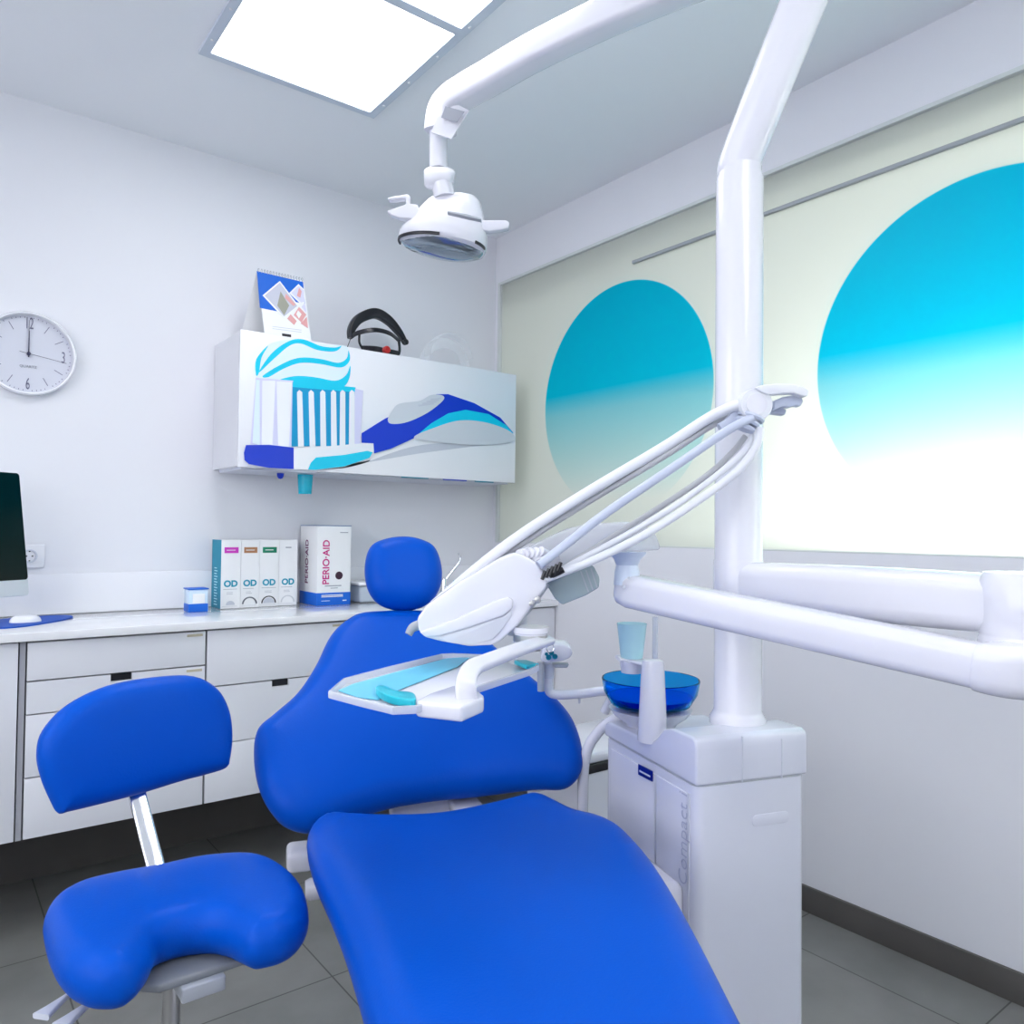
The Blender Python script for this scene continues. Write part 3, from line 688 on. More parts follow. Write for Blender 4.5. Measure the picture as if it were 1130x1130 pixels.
tb = math.radians(45); bu = (Z*math.cos(tb)+hd*math.sin(tb)).normalized(); bnn = sd.cross(bu).normalized()
if bnn.z < 0: bnn = -bnn
B0 = V((.87, 1.43, .60))
def ba(x_, y_):
    p = onp(x_, y_, B0, bnn)-B0; return (p.dot(sd), p.dot(bu))
bl = [(345, 921), (314, 918), (295, 902), (282, 878), (277, 845), (281, 817), (300, 797), (325, 772), (345, 741), (362, 706), (380, 687), (402, 677), (450, 674), (495, 678), (520, 692), (548, 720), (584, 754), (609, 778), (629, 805), (639, 835), (639, 860), (624, 874), (590, 872), (530, 876), (480, 880), (430, 889), (385, 905)]
bo = [ba(*p) for p in bl]
u0 = .022
def bmap(u, v, w):
    q = (u-u0); return B0 + sd*(u0+q*.985) + bu*v + bnn*(w - .012 + .35*q*q)
bm = B(); pad(bm, bo, .085, .05, bmap, g=.035, dome=.012, bot=.5)
obj('backrest', bm, BLUE, t, ang=80)
obj('backrest_shell', pad(B(), [(u0+(a-u0)*.9, .03+c_*.93) for a, c_ in bo], .03, .015, lambda u, v, w: bmap(u, v, w-.052), g=.05), PLAS, t, ang=60)
hl = [(402, 628), (408, 605), (424, 596), (446, 593), (466, 597), (480, 607), (487, 630), (484, 652), (470, 668), (446, 674), (420, 668), (406, 652)]
th = math.radians(22); hu = (Z*math.cos(th)+hd*math.sin(th)).normalized(); hn = sd.cross(hu).normalized()
if hn.y > 0: hn = -hn
H0 = at(446, 633, 2.08)
ho = []
for x_, y_ in hl:
    p = onp(x_, y_, H0, hn)-H0; ho.append((p.dot(sd), p.dot(hu)))
def hmap(u, v, w): return H0 + sd*u + hu*v + hn*(w+.5*u*u)
bm = B(); pad(bm, ho, .085, .05, hmap, g=.02, dome=.008, domer=.06)
obj('headrest', bm, BLUE, t, ang=80)
bm = B(); sweep(bm, catmull([H0-hn*.035, H0-hn*.06-hu*.05, B0+bu*.60-bnn*.075+sd*u0, B0+bu*.45-bnn*.075+sd*u0], 6), lambda i, t_: rrect(.05, .012, .004, 4)); obj('headrest_bar', bm, CHROME, t)
# armrest brackets, frame and base
bk = at(331, 945, 1.62)
bm = B(); box(bm, (0, 0, 0), (.055, .07, .045), frame(sd, hd, Z, bk), bev=.012); obj('hinge_cover', bm, PLAS, t)
bk = at(353, 980, 1.60); bm = B(); lathe(bm, [(0, -.03), (.018, -.03), (.022, -.02), (.022, .02), (.018, .03), (0, .03)], bk, sd, k=24); obj('hinge_knob', bm, PLAS, t)
bk = at(515, 888, 1.75); bm = B(); box(bm, (0, 0, 0), (.07, .10, .05), frame(sd, hd, Z, bk-Z*.02), bev=.008); obj('frame_link', bm, PLAS, t)
bm = B(); sweep(bm, [C0+sd*.05+hd*.02+Z*.03, C0+sd*.05+hd*.12+Z*.3, C0+sd*.05+hd*.22+Z*.52], lambda i, t_: rrect(.24-.04*t_, .20, .05)); obj('lift_column', bm, PLAS, t)
bm = B(); box(bm, (0, 0, 0), (.26, .95, .05), frame(sd, hd, Z, C0+sd*.06+hd*.15+Z*.548), bev=.02); obj('seat_frame', bm, PLAS, t)
bm = B(); box(bm, (0, 0, 0), (.36, .75, .055), frame(sd, hd, Z, C0+sd*.05-hd*.03+Z*.0285), bev=.02); obj('floor_base', bm, PLAS, t)
bm = B(); sweep(bm, [B0+bu*.05-bnn*.085+sd*u0, B0+bu*.35-bnn*.085+sd*u0], lambda i, t_: rrect(.16, .03, .01)); obj('back_frame', bm, PLAS, t)
# ================================================================== unit tower
UA = math.radians(18); us = V((math.cos(UA), -math.sin(UA), 0)); uh = V((math.sin(UA), math.cos(UA), 0))
fh = V((sy_, cy_, 0))
UO = RT*.344 + fh*1.43
def U(a, c_, z): return UO + us*a + uh*c_ + Z*z
UM = frame(us, uh, Z, UO)
UW, UD = .250, .375
t = thing('dental_unit', 'tall white dental water unit cabinet with pole right of the blue chair', 'dental unit', U(UW/2, UD/2, 0))
def uprism(bm, pts, z0, z1, bev=.0, seg=4): return prism(bm, [U(a, c_, z0) for a, c_ in pts], Z*(z1-z0), bev=bev, seg=seg)
def rpoly(a0, a1, c0, c1, r, k=6):
    return [((a0+a1)/2+p, (c0+c1)/2+q) for p, q in rrect(a1-a0, c1-c0, r, k)]
obj('body', uprism(B(), rpoly(0, UW, 0, UD, .022), 0.0, .762), UNITM, t)
fp = B(); box(fp, (0, 0, 0), (.006, .19, .74), UM @ Matrix.Translation((-.001, .243, .375)), bev=.002); obj('service_door', fp, UNITM, t)
fp = B(); box(fp, (0, 0, 0), (.004, .112, .74), UM @ Matrix.Translation((-.001, .082, .375)), bev=.0015); panel2 = obj('front_panel', fp, UNITM, t)
gr = B(); box(gr, (0, 0, 0), (.004, .006, .74), UM @ Matrix.Translation((-.002, .145, .375))); box(gr, (0, 0, 0), (.004, .005, .74), UM @ Matrix.Translation((-.001, .022, .375))); obj('panel_groove', gr, PLAS2, t)
# cap: low deck behind, raised block in front with swept shoulder
cap = B()
prof = [(-.001, .7645), (-.001, .835), (.002, .848), (.012, .853), (.085, .851), (.115, .842), (.145, .815), (.165, .803), (UD-.02, .800), (UD-.004, .794), (UD+.001, .78), (UD+.001, .7645)]
prism(cap, [U(-.001, c_, z_) for c_, z_ in prof], us*(UW+.002), bev=.012, seg=4)
obj('cover_joint', uprism(B(), rpoly(.002, UW-.002, .002, UD-.002, .02), .7615, .7648), GREYP, t)
obj('top_cover', cap, UNITM, t, ang=40)
seam = B(); box(seam, (0, 0, 0), (.0015, .003, .085), UM @ Matrix.Translation((.10, -.0008, .807)))
obj('cover_seam', seam, PLAS2, t); seam = B()
box(seam, (0, 0, 0), (.0015, .003, .075), UM @ Matrix.Translation((.19, -.0008, .80)))
obj('cover_seam', seam, PLAS2, t)
obj('grip_recess', prism(B(), [U(.165+a, -.0012, .688+c_) for a, c_ in rrect(.085, .022, .0105)], uh*.003, bev=.001), UNITM, t)
bd_ = B(); n_ = -us
pl = [onp(x_, y_, U(-.005, 0, 0), us) for x_, y_ in ((705, 843), (720.5, 851), (720.5, 862.5), (705, 854.5))]
flat(bd_, pl, n_, .002, 0, th=.002)
q0 = pl[3]+(pl[0]-pl[3])*.35
flat(bd_, [q0+(pl[1]-pl[0])*.12, q0+(pl[1]-pl[0])*.88, q0+(pl[1]-pl[0])*.88+Z*.0035, q0+(pl[1]-pl[0])*.12+Z*.0035], n_, .0028, 1)
obj('name_badge', bd_, [mat('badge_navy', (.0, .01, .25), .3), PLAS2], t, ang=10)
pt = onp(754.5, 925, U(-.004, 0, 0), us)
text('lettering', 'Compact i', pt-us*.0012, Z, uh, .042, INKC, t, sx=.98, off=-.0006)
# pole
pc_ = RT*.464 + fh*1.58
pole = B(); lathe(pole, [(.056, .845), (.056, .858), (.05, .868), (.0475, .875), (.0475, 1.96), (.044, 1.975), (.044, 1.985)], (pc_.x, pc_.y, 0), k=48)
obj('pole', pole, PLAS, t)
cl = B(); lathe(cl, [(.0485, 1.085), (.0495, 1.09), (.0495, 1.175), (.0485, 1.178)], (pc_.x, pc_.y, 0), k=48); obj('arm_collar', cl, PLAS, t)
# cuspidor
bc = U(.075, .30, 0)
bw = B(); lathe(bw, [(.0, .812), (.035, .805), (.05, .80), (.055, .80), (.060, .808), (.08, .822), (.092, .838), (.0, .838)], (bc.x, bc.y, 0), k=48); obj('bowl_support', bw, PLAS, t)
bc2 = bc
bowl = B(); lathe(bowl, [(.0, .836), (.06, .836), (.088, .848), (.104, .875), (.109, .903), (.1075, .905), (.105, .903), (.100, .876), (.084, .852), (.058, .842), (0, .841)], (bc2.x, bc2.y, 0), k=56)
bo_ = obj('cuspidor_bowl', bowl, BOWL, t)
obj('bowl_floor', lathe(B(), [(.0, .8425), (.056, .8435), (.0815, .853), (.0935, .866), (.0, .864)], (bc2.x, bc2.y, 0), k=48), BOWLI, t)
fcl = RT*.299*1.0 + fh*1.64; fcl = V((fcl.x, fcl.y, 0))
fc = at(720, 808, 1.60); fc.z = 0
obj('filler_column', lathe(B(), [(.0, .800), (.0305, .800), (.0305, .81), (.0235, .955), (.021, .966), (.0, .968)], (fc.x, fc.y, 0), k=32), PLAS, t)
cpz = at(697, 731, 1.66)
sp = B(); sweep(sp, catmull([V((fc.x, fc.y, .956)), (V((fc.x, fc.y, .957))+V((cpz.x, cpz.y, .957)))/2, V((cpz.x, cpz.y, .957)), V((cpz.x, cpz.y, .957))+(cpz-fc).normalized().cross(Z)*0-RT*.03+Z*.003], 4), lambda i, t_: rrect(.040, .007, .003, 4)); obj('cup_shelf', sp, PLAS, t)
obj('cup_socket', lathe(B(), [(.0, .930), (.022, .930), (.026, .956), (0, .956)], (cpz.x, cpz.y, 0)), PLAS, t)
pst = at(723, 700, 1.75)
obj('bowl_nozzle', tube(B(), [V((pst.x, pst.y, .80)), V((pst.x, pst.y, .99)), V((pst.x, pst.y, 1.04))], .0065), CLEAR, t)
obj('plastic_cup', lathe(B(), [(.0, .9615), (.0235, .9615), (.0315, 1.031), (.0325, 1.035), (.0305, 1.035), (.0225, .9635), (0, .9635)], (cpz.x, cpz.y, 0), k=40), CUPM, label='pale blue plastic cup on the cup shelf above the blue spittoon bowl', cat='cup')
lk = at(752, 1010, 1.47)
obj('chair_link', prism(B(), [U(-.16+.0, .03, .50), U(.0, .03, .50), U(.0, .03, .575), U(-.10, .03, .585), U(-.15, .03, .56)], uh*.16, bev=.018), PLAS, t)
# ------------------------------------------------------------------ assistant arm
t = thing('assistant_arm', 'white tubular assistant arm with keypad reaching left from the unit behind the chair', 'arm', U(.02, .40, .8))
A_ = lambda x_, y_, z=1.86: at(580+.1238*x_, 640+.1238*y_, z)
obj('arm_tube', tube(B(), [A_(200, 860), A_(202, 950), A_(225, 1005), A_(300, 1022), A_(480, 1015), A_(760, 1000, 1.84), U(.03, .44, .80)], .0115, n=8), PLAS, t)
obj('lower_tube', tube(B(), [at(642, 960, 1.80), at(643, 890, 1.80), at(646, 835, 1.80), at(662, 806, 1.80), at(690, 786, 1.78), U(.05, .42, .78)], .0125, n=8), PLAS, t)
obj('hose_clip', tube(B(), [A_(478, 1050), A_(478, 1100)], .003, smoothpath=False), PLAS2, t)
kp = B(); prism(kp, [A_(*p, 1.83) for p in ((165, 600), (250, 572), (350, 580), (405, 605), (420, 660), (395, 700), (330, 725), (210, 745), (145, 735), (135, 700))], fh*.05+Z*.006, bev=.006); key = obj('keypad', kp, PLAS, t)
kb_ = B()
for x_, y_, r_ in ((205, 690, 22), (262, 682, 22), (232, 652, 20), (185, 660, 14)):
    c_ = A_(x_, y_, 1.826); rr_ = r_*.1238/851*2.0; lathe(kb_, [(rr_*.7, 0), (rr_*.7, .002), (rr_, .002), (rr_, 0)], c_, -fh, k=20)
obj('keypad_symbols', kb_, TEAL, t)
rg_ = B(); c_ = A_(220, 605, 1.82); tube(rg_, [c_+RT*.009*math.cos(a)+Z*.0095*math.sin(a) for a in [i*PI/8 for i in range(17)]], .0014, n=1, k=6, smoothpath=False); obj('ring_handle', rg_, CHROME, t)
obj('keypad_bracket', prism(B(), [A_(*p, 1.84) for p in ((235, 752), (390, 752), (372, 785), (262, 785))], fh*.03, bev=.003), GREYP, t)
obj('hose_holder', tube(B(), [A_(135, 735, 1.84), A_(137, 990, 1.84)], .0085, smoothpath=False), GREYP, t)
obj('joint_housing', tube(B(), [A_(200, 740, 1.86), A_(200, 870, 1.86)], .0145, smoothpath=False), PLAS2, t)
# ------------------------------------------------------------------ pedal bin behind chair
pb_ = at(668, 830, 2.18)
t = thing('waste_bin', 'white box-shaped waste bin with black rim against the wall behind the unit', 'bin', (pb_.x, pb_.y, 0))
bz = at(660, 835, 2.12).z
bx0 = V((at(642, 830, 2.12).x, at(642, 830, 2.12).y, 0))
Mb = frame(X, Y, Z, (bx0.x+.16, bx0.y+.10, 0))
obj('body', box(B(), (0, 0, bz/2-.02), (.34, .26, bz-.04), Mb, bev=.01), PLAS, t)
obj('rim', box(B(), (0, 0, bz-.028), (.345, .265, .026), Mb, bev=.003), BLACK, t)
obj('lid', box(B(), (0, 0, bz), (.35, .27, .03), Mb, bev=.01), PLAS, t)
# ================================================================== instrument arm (two segments) 
t = thing('support_arm', 'long white double-jointed arm reaching from the pole to the right edge and back', 'arm', V((pc_.x, pc_.y, 1.085)))
E1 = RT*.765 + fh*1.15
a1s = V((pc_.x, pc_.y, 1.129)); a1e = V((E1.x, E1.y, 1.129))
bm = B(); pth = [a1s+(a1e-a1s)*q for q in (-.02, .3, .6, .85, 1.0)]
sweep(bm, catmull(pth, 3), lambda i, t_: rrect(.075+.03*t_, .088+.006*math.sin(PI*min(1, t_*1.2)), .028, 6)); obj('upper_segment', bm, PLAS, t)
obj('elbow_joint', lathe(B(), [(0, 1.00), (.052, 1.00), (.062, 1.012), (.062, 1.078), (.06, 1.082), (.06, 1.086), (.062, 1.09), (.062, 1.165), (.054, 1.178), (0, 1.18)], (E1.x, E1.y, 0), k=40), PLAS, t)
a2r = at(1075, 733, 1.12); a2l = at(684, 649, 1.52)
dd = (a2l-a2r)
bm = B(); sweep(bm, [a2r+dd*q for q in (-.02, .0, .5, .95, .985, 1.0)], lambda i, t_: [(x_*(1, 1, 1, 1, .85, .6)[i], y_*(1, 1, 1, 1, .85, .6)[i]) for x_, y_ in rrect(.070, .064, .018, 6)]); obj('lower_segment', bm, PLAS, t)
el = at(1120, 742, 1.08)
bm = B(); sweep(bm, catmull([a2r-dd*.012, at(1095, 737, 1.105), at(1120, 739, 1.10), V((E1.x, E1.y, 1.04))], 5), lambda i, t_: rrect(.074+.012*t_, .068+.012*t_, .022, 6)); obj('elbow_cover', bm, PLAS, t)
bm = B()
for x_, y_ in ((694, 638), (689, 648)): c_ = at(x_, y_, 1.462); lathe(bm, [(0.0015, .0), (.0028, .0005), (.0028, -.003)], c_, -fh, k=14)
obj('screw_cover', bm, PLAS2, t)
# vertical neck on the lower segment
nk = B(); npts = [(672, 625), (678, 618), (676, 612), (672, 610), (728, 608), (712, 620), (705, 632)]
base_n = at(692, 634, 1.50); lathe(nk, [(.026, base_n.z-.02), (.024, base_n.z+.006), (.021, base_n.z+.018), (.026, base_n.z+.030), (.036, base_n.z+.040), (.037, base_n.z+.044), (0, base_n.z+.044)], (base_n.x+.0, base_n.y, 0), k=40)
obj('swivel_neck', nk, mat('neck_blue_white', (.6, .68, .82), .3), t)
# ================================================================== instrument delivery head
zd = 1.40
t = thing('instrument_console', 'white dental instrument head with hoses looping up to a pivot in front of the pole', 'instrument unit', at(560, 690, zd))
G = lambda x_, y_, z=zd: at(360+.4779*x_, 400+.4779*y_, z)
bp = [(209, 592), (230, 562), (300, 512), (345, 485), (400, 452), (430, 440), (445, 440), (487, 462), (509, 500), (508, 520), (445, 605), (405, 642), (385, 653), (330, 656), (262, 644), (225, 634), (212, 618)]
bm = B(); prism(bm, [G(*p) for p in bp], fh*.15, bev=.012, seg=4); obj('housing', bm, PLAS, t, ang=45)
rp_ = [(214, 622), (300, 592), (395, 548), (420, 541), (432, 549), (430, 568), (410, 585), (330, 612), (262, 632), (228, 634)]
bm = B(); prism(bm, [G(*p, zd-.006) for p in rp_], fh*.012, bev=.0035); obj('side_trim', bm, PLAS, t)
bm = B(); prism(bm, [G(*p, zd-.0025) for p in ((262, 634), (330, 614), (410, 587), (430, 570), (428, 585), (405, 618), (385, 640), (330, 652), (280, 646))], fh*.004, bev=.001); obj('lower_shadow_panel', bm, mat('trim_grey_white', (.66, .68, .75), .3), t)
bm = B(); tube(bm, [G(222, 604, zd+.04), G(200, 612, zd+.03), G(190, 628, zd+.025)], lambda q: .010-.003*q); obj('nozzle', bm, GREYP, t)
bm = B(); tube(bm, [G(512, 512, zd+.02), G(470, 570, zd+.02), G(436, 612, zd+.02)], .004, smoothpath=False); obj('edge_rail', bm, GREYP, t)
bm = B(); lathe(bm, [(0, 0), (.006, 0), (.006, .014), (0, .016)], G(488, 547, zd-.005), -fh, k=14); lathe(bm, [(0, 0), (.005, 0), (.005, .014), (0, .016)], G(474, 556, zd-.005), -fh, k=14); obj('edge_screw', bm, STEEL, t)
# rear shell sheet behind the hoses
rs = [(400, 465), (470, 425), (520, 400), (560, 382), (610, 372), (700, 367), (755, 385), (766, 405), (775, 433), (700, 437), (640, 450), (560, 470), (500, 505), (440, 500)]
bm = B(); prism(bm, [G(*p, 1.51) for p in rs], fh*.05, bev=.008); obj('rear_shell', bm, CLEAR, t, ang=45)
bm = B(); prism(bm, [G(*p, 1.545) for p in ((420, 470), (520, 408), (600, 380), (700, 372), (660, 440), (560, 470), (480, 500))], fh*.05, bev=.006); obj('rear_shell_core', bm, PLAS, t, ang=45)
bm = B()
for i in range(5): tube(bm, [G(446+12*i, 444-2*i, zd+.03), G(470+13*i, 438+3*i, zd+.05), G(492+9*i, 462-1*i, zd+.03)], .010)
obj('hose_ribs', bm, PLAS, t)
cv = [(508, 512), (520, 488), (600, 466), (618, 470), (632, 498), (630, 520), (600, 538), (545, 560), (528, 545)]
bm = B(); prism(bm, [G(*p, 1.455) for p in cv], fh*.035, bev=.004); cvo = obj('smoky_cover', bm, TRANSG, t)
bm = B()
for i in range(3):
    p, q = (586+12*i, 482-3*i), (604+10*i, 530-5*i); flat(bm, [G(p[0], p[1], 1.454), G(p[0]+3, p[1], 1.454), G(q[0]+3, q[1], 1.454), G(q[0], q[1], 1.454)], -fh, .001)
obj('cover_print', bm, GREYP, t)
bm = B()
for i in range(5): 
    c_ = G(506+9*i, 481-5*i, 1.40); tube(bm, [c_, c_+UP*-.016+R2*-.006], .0036, smoothpath=False, k=8)
tube(bm, [G(498, 505, 1.41), G(520, 493, 1.41), G(548, 478, 1.41)], .006)
obj('hose_sockets', bm, BLACK, t)
def hose(name, pts, r, mt): obj(name, tube(B(), [G(*p) for p in pts], r, n=8, k=14), mt, t)
hose('hose', [(960, 98, 1.46), (935, 103, 1.46), (880, 130, 1.47), (780, 195, 1.48), (600, 302, 1.47), (450, 398, 1.45), (345, 478, 1.46), (250, 560, 1.50)], .0105, HOSE)
hose('hose', [(940, 122, 1.48), (880, 152, 1.48), (780, 217, 1.48), (600, 325, 1.48), (450, 420, 1.46), (330, 508, 1.50)], .0060, HOSE3)
hose('whip_arm', [(985, 128, 1.44), (930, 155, 1.44), (800, 243, 1.44), (650, 345, 1.43), (560, 415, 1.42), (492, 468, 1.40)], .0085, HOSE2)
hose('hose', [(968, 170, 1.49), (940, 205, 1.49), (880, 260, 1.49), (780, 328, 1.49), (650, 410, 1.48), (510, 500, 1.45)], .0058, HOSE3)
hose('hose', [(985, 165, 1.47), (965, 205, 1.47), (900, 262, 1.47), (800, 335, 1.47), (690, 400, 1.46), (560, 470, 1.45), (500, 505, 1.42)], .0062, HOSE)
hose('hose', [(1003, 150, 1.45), (992, 195, 1.45), (950, 250, 1.45), (860, 318, 1.45), (740, 395, 1.44), (620, 455, 1.43), (505, 500, 1.41)], .0078, HOSE)
# pivot
pv = at(835, 446, 1.44)
bm = B(); lathe(bm, [(0, .0), (.029, 0), (.031, -.004), (.031, -.026), (.028, -.03)], pv, -fh*-1*-1, k=44); obj('pivot_housing', bm, HOSE, t)
bm = B(); lathe(bm, [(.0195, .0), (.0195, .002), (.0182, .002), (0, .0022)], pv, -fh, k=40); obj('pivot_cap', bm, PLAS, t)
bm = B()
for i in range(3): lathe(bm, [(0, 0), (.026-.003*i, 0), (.027-.003*i, .004), (.025-.003*i, .008), (0, .008)], pv+fh*.02-Z*(.018+.010*i)-R2*(.004+.006*i), -Z*.9-R2*.35, k=28)
obj('pivot_rings', bm, HOSE2, t)
K = lambda x_, y_, z=1.45: at(780+.1062*x_, 410+.1062*y_, z)
for l_, z_ in (([(495, 170), (560, 140), (740, 125), (900, 130), (1000, 155), (1060, 200), (1045, 255), (1010, 258), (900, 222), (780, 228), (640, 240), (560, 205)], 1.435), ([(700, 300), (790, 262), (900, 245), (985, 262), (1003, 310), (975, 360), (920, 350), (870, 370), (800, 360), (700, 400)], 1.455), ([(690, 370), (790, 375), (830, 400), (815, 450), (740, 440), (670, 430)], 1.475)):
    bm = B(); prism(bm, [K(*p, z_) for p in l_], fh*.022, bev=.0022); obj('instrument_holder', bm, HOSE if z_ < 1.44 else HOSE2, t)
obj('rest_clip', prism(B(), [K(*p, 1.46) for p in ((120, 540), (200, 490), (330, 350), (360, 480), (230, 560), (160, 610))], fh*.02, bev=.002), HOSE2, t)
# support post and collar under the head
bm = B(); tube(bm, [G(440, 560, 1.47), G(442, 628, 1.47)], .019, smoothpath=False); obj('support_post', bm, PLAS2, t)
cb = G(472, 630, 1.42)
bm = B(); lathe(bm, [(0, -.012), (.031, -.012), (.031, .004), (.033, .006), (.033, .016), (0, .016)], cb, Z, k=36); obj('swivel_collar', bm, PLAS, t)
bm = B(); lathe(bm, [(.0318, -.010), (.0318, .002)], cb, Z, k=36); obj('steel_ring', bm, STEEL, t)
# ------------------------------------------------------------------ tray and tray arm
TZ = .977
def TP(x_, y_, z=TZ): return on(360+.2655*x_, 680+.2655*y_, 2, z)
t = thing('instrument_tray', 'white instrument tray with pale blue liner on a bent arm over the chair back', 'tray', TP(450, 330))
to = [(15, 325), (75, 272), (250, 225), (480, 168), (530, 166), (640, 170), (760, 185), (880, 215), (840, 235), (640, 300), (470, 360), (370, 388), (280, 392), (140, 358)]
bm = B(); prism(bm, [TP(*p, TZ-.006) for p in to], Z*.005, bev=.0012); tray = obj('tray_plate', bm, PLAS, t)
rim = B(); rp2 = [TP(*p, TZ+.003) for p in to]
sweep(rim, rp2+[rp2[0]], lambda i, t_: rrect(.005, .012, .002, 3)); obj('tray_rim', rim, CLEAR, t)
bm = B(); flat(bm, [TP(*p, TZ) for p in ((50, 312), (110, 285), (300, 232), (500, 178), (600, 172), (545, 212), (420, 262), (300, 310), (215, 350), (130, 340))], Z, .0015, th=.001); obj('blue_liner', bm, FILM, t)
bm = B(); prism(bm, catmull([TP(*p, TZ+.002) for p in ((205, 325), (240, 318), (290, 340), (355, 348), (372, 365), (365, 382), (300, 374), (240, 355))], 4, True), Z*.012, bev=.003); obj('teal_wrap', bm, FILM2, t)
bm = B(); prism(bm, [TP(*p, TZ+.002) for p in ((780, 200), (830, 198), (885, 214), (830, 222))], Z*.008, bev=.002); obj('teal_wrap', bm, FILM2, t)
bm = B(); bt_ = [TP(*p, TZ-.03) for p in ((280, 350), (375, 345), (520, 290), (640, 325), (655, 375), (640, 400), (560, 428), (375, 398))]
prism(bm, [TP(*p, TZ+.012) for p in ((372, 348), (430, 318), (530, 285), (640, 312), (656, 326), (655, 337), (565, 374), (380, 354))], -Z*.023, bev=.005); obj('tray_holder', bm, PLAS, t)
zt_ = 1.12
bm = B(); ap = [TP(575, 365, TZ+.005), at(515, 748, 1.14), at(522, 735, 1.16), at(545, 727, 1.22), at(580, 713, 1.34), at(600, 706, 1.42)]
sweep(bm, catmull([TP(590, 375, TZ+.0), at(514, 755, 1.115), at(521, 738, 1.15), at(538, 729.5, 1.20), at(580, 714, 1.33), at(606, 706, 1.43)], 6), lambda i, t_: rrect(.032-.008*t_, .014, .005, 5), up=V((-.5, -.8, .3))); obj('tray_arm', bm, PLAS, t)
# ================================================================== operating lamp
J = RT*.63 + fh*1.47; J.z = 2.42
t = thing('operating_lamp', 'white dental operating lamp hanging from a long swinging arm on the pole', 'lamp', V((pc_.x, pc_.y, 1.985)))
bm = B(); upp = [V((pc_.x, pc_.y, 1.975)), V((pc_.x, pc_.y, 2.0)), at(843, 110, 1.56), at(887, 0, 1.52), at(905, -50, 1.50), V((J.x, J.y, 2.40))]
sweep(bm, catmull(upp, 6), lambda i, t_: rrect(.083+.01*t_, .083, .038-.01*t_, 7), up=fh); obj('upper_post', bm, PLAS, t)
obj('arm_joint', lathe(B(), [(0, 2.33), (.05, 2.33), (.055, 2.34), (.055, 2.47), (.048, 2.48), (0, 2.48)], (J.x, J.y, 0), k=36), PLAS, t)
bm = B(); lp = [V((J.x, J.y, 2.42)), at(716, -2, 1.70), at(600, 52, 1.84), at(540, 86, 1.94), at(515, 100, 1.985), at(498, 111, 2.015), at(489, 124, 2.03), at(486, 146, 2.03)]
sweep(bm, catmull(lp, 5), lambda i, t_: rrect(.070, .072 if t_ < .6 else .070, .016, 6)); obj('swing_arm', bm, PLAS, t)
L_ = lambda x_, y_, z=2.03: at(420+.1858*x_, 90+.1858*y_, z)
bm = B(); flat(bm, [L_(*p, 1.975) for p in ((385, 148), (500, 180), (455, 243), (360, 215))], -fh-Z*.2, .002); obj('rating_plate', bm, GRINK, t)
bm = B(); flat(bm, [L_(*p, 1.985) for p in ((300, 300), (335, 215), (445, 130), (525, 172), (470, 260), (420, 340))], -fh, .0, th=.004); obj('arm_end_cover', bm, PLAS, t)
bm = B(); tube(bm, [L_(343, 300), L_(343, 520)], .0235, smoothpath=False, k=24); obj('drop_tube', bm, PLAS, t)
bm = B(); sweep(bm, catmull([L_(262, 575), L_(300, 575), L_(345, 575), L_(400, 580), L_(430, 590)], 4), lambda i, t_: circ(.030*(1-.35*abs(2*t_-1)**3), 20)); obj('tilt_joint', bm, PLAS, t)
bm = B(); sweep(bm, [L_(365, 610), L_(380, 690)], lambda i, t_: circ(.028, 20)); obj('head_neck', bm, PLAS, t)
# head: lens rim ring up through the dome
lc = at(488, 271, 2.06); la = V((RT.x, RT.y, 0)); lf = fh
bm = B(); k_ = 40; rings = []
spec_ = [(0, 0, .100, .066, -.010), (0, 0, .113, .078, -.004), (0, 0, .118, .082, .006), (.004, 0, .116, .080, .030), (.012, .004, .102, .074, .062), (.022, .006, .086, .066, .090), (.030, .008, .072, .056, .116), (.034, .008, .058, .046, .128), (.034, .008, .02, .016, .132)]
for ox, oy, ra, rb, h_ in spec_:
    rg = []
    for j in range(k_):
        a = 2*PI*j/k_; ca_, sa_ = math.cos(a), math.sin(a); ex_ = 2/2.6
        px_ = math.copysign(abs(ca_)**ex_, ca_)*ra; py_ = math.copysign(abs(sa_)**ex_, sa_)*rb
        taper = 1-.35*max(0, -px_/ra)**2 if h_ < .08 else 1
        hz_ = h_ + (-.13*(px_+ox)-.05*py_)*(1 if h_ < .02 else .7 if h_ < .06 else .2)
        rg.append(bm.verts.new(lc+la*(px_+ox)+lf*(py_*taper+oy)+Z*hz_))
    rings.append(rg)
for r, q in zip(rings, rings[1:]):
    for j in range(k_): bm.faces.new((r[j], r[(j+1) % k_], q[(j+1) % k_], q[j]))
bm.faces.new(rings[-1]); bm.faces.new(rings[0])
obj('lamp_head', bm, PLAS, t, ang=40)
bm = B(); rg = []
for (sc, dz) in ((1, -.005), (.93, -.014), (.6, -.020), (.2, -.022)):
    rg.append([bm.verts.new(lc+la*(.110*sc*math.cos(2*PI*j/k_))+lf*(.073*sc*math.sin(2*PI*j/k_)*(1-.3*max(0, -math.cos(2*PI*j/k_))**2))+Z*(dz-.13*.11*sc*math.cos(2*PI*j/k_)-.05*.073*sc*math.sin(2*PI*j/k_))) for j in range(k_)])
for r, q in zip(rg, rg[1:]):
    for j in range(k_): bm.faces.new((r[j], r[(j+1) % k_], q[(j+1) % k_], q[j]))
bm.faces.new(rg[-1]); bm.faces.new(rg[0])
obj('reflector', bm, LENS, t, ang=50)
def rim(a):
    ca_, sa_ = math.cos(a), math.sin(a); ex_ = 2/2.6
    px_ = math.copysign(abs(ca_)**ex_, ca_)*.1165; py_ = math.copysign(abs(sa_)**ex_, sa_)*.0805*(1-.35*max(0, -math.copysign(abs(ca_)**ex_, ca_))**2)
    return lc+la*px_+lf*py_+Z*(-.003-.13*px_-.05*py_)
bm = B()
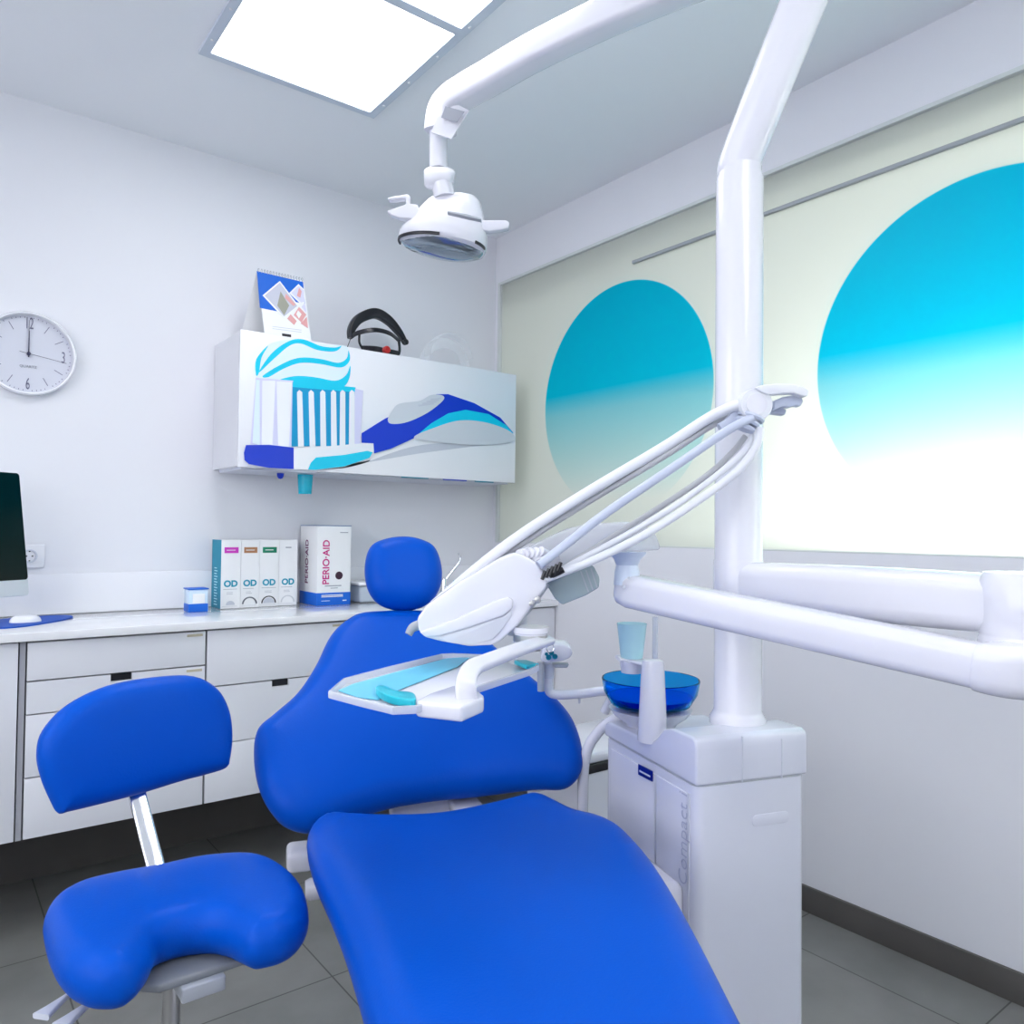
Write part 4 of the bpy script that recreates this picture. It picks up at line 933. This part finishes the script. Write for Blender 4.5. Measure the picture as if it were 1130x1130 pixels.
for a0, a1 in ((.93*PI, 1.5*PI), (1.76*PI, 1.93*PI)): sweep(bm, [rim(a0+(a1-a0)*i/14) for i in range(15)], lambda i, t_: rrect(.004, .008, .001, 3))
obj('lens_trim', bm, BLACK, t)
hl_ = [[(40, 690), (90, 678), (160, 668), (175, 680), (172, 725), (220, 730), (235, 790), (200, 815), (110, 808), (60, 790), (38, 768), (100, 745), (150, 728), (150, 690), (45, 700)]]
bm = B(); prism(bm, [L_(*p, 2.02) for p in hl_[0]], fh*.025, bev=.0025); obj('handle', bm, PLAS, t)
bm = B(); prism(bm, [L_(*p, 2.02) for p in ((590, 822), (745, 822), (765, 835), (760, 868), (720, 878), (640, 888), (600, 880))], fh*.025, bev=.003); obj('handle', bm, PLAS, t)
bm = B(); flat(bm, [L_(*p, 1.955) for p in ((400, 787), (520, 808), (600, 832), (600, 838), (515, 820), (400, 793))], -fh, .02, th=.02); obj('vent_slot', bm, GREYP, t)
# ================================================================== light
def area(name, loc, target, sx, sy, power, col=(1, 1, 1)):
    l = bpy.data.lights.new(name, 'AREA'); l.shape = 'RECTANGLE'; l.size = sx; l.size_y = sy; l.energy = power; l.color = col
    o = bpy.data.objects.new(name, l); COL.objects.link(o); o.location = loc
    o.rotation_euler = (V(target)-V(loc)).to_track_quat('-Z', 'Y').to_euler(); return o
area('daylight_through_window', (2.95, .72, 1.1), (2.33, .74, 1.3), 1.2, .6, 62, (1, 1, .97))
area('near_window_fill', (2.62, -.65, 1.6), (2.33, -.75, 1.65), .5, .9, 160, (.97, .98, 1))  # second lamp outside the unseen window part, added to brighten the ceiling
w = bpy.data.worlds.new('world'); w.use_nodes = True; S.world = w
w.node_tree.nodes['Background'].inputs[0].default_value = (.92, .96, 1, 1); w.node_tree.nodes['Background'].inputs[1].default_value = .75
vs_ = S.view_settings; vs_.view_transform = 'Standard'; vs_.look = 'None'; vs_.gamma = 1; vs_.use_curve_mapping = False; vs_.exposure = .05
for o in bpy.data.objects:
    if 'o' in o: del o['o']
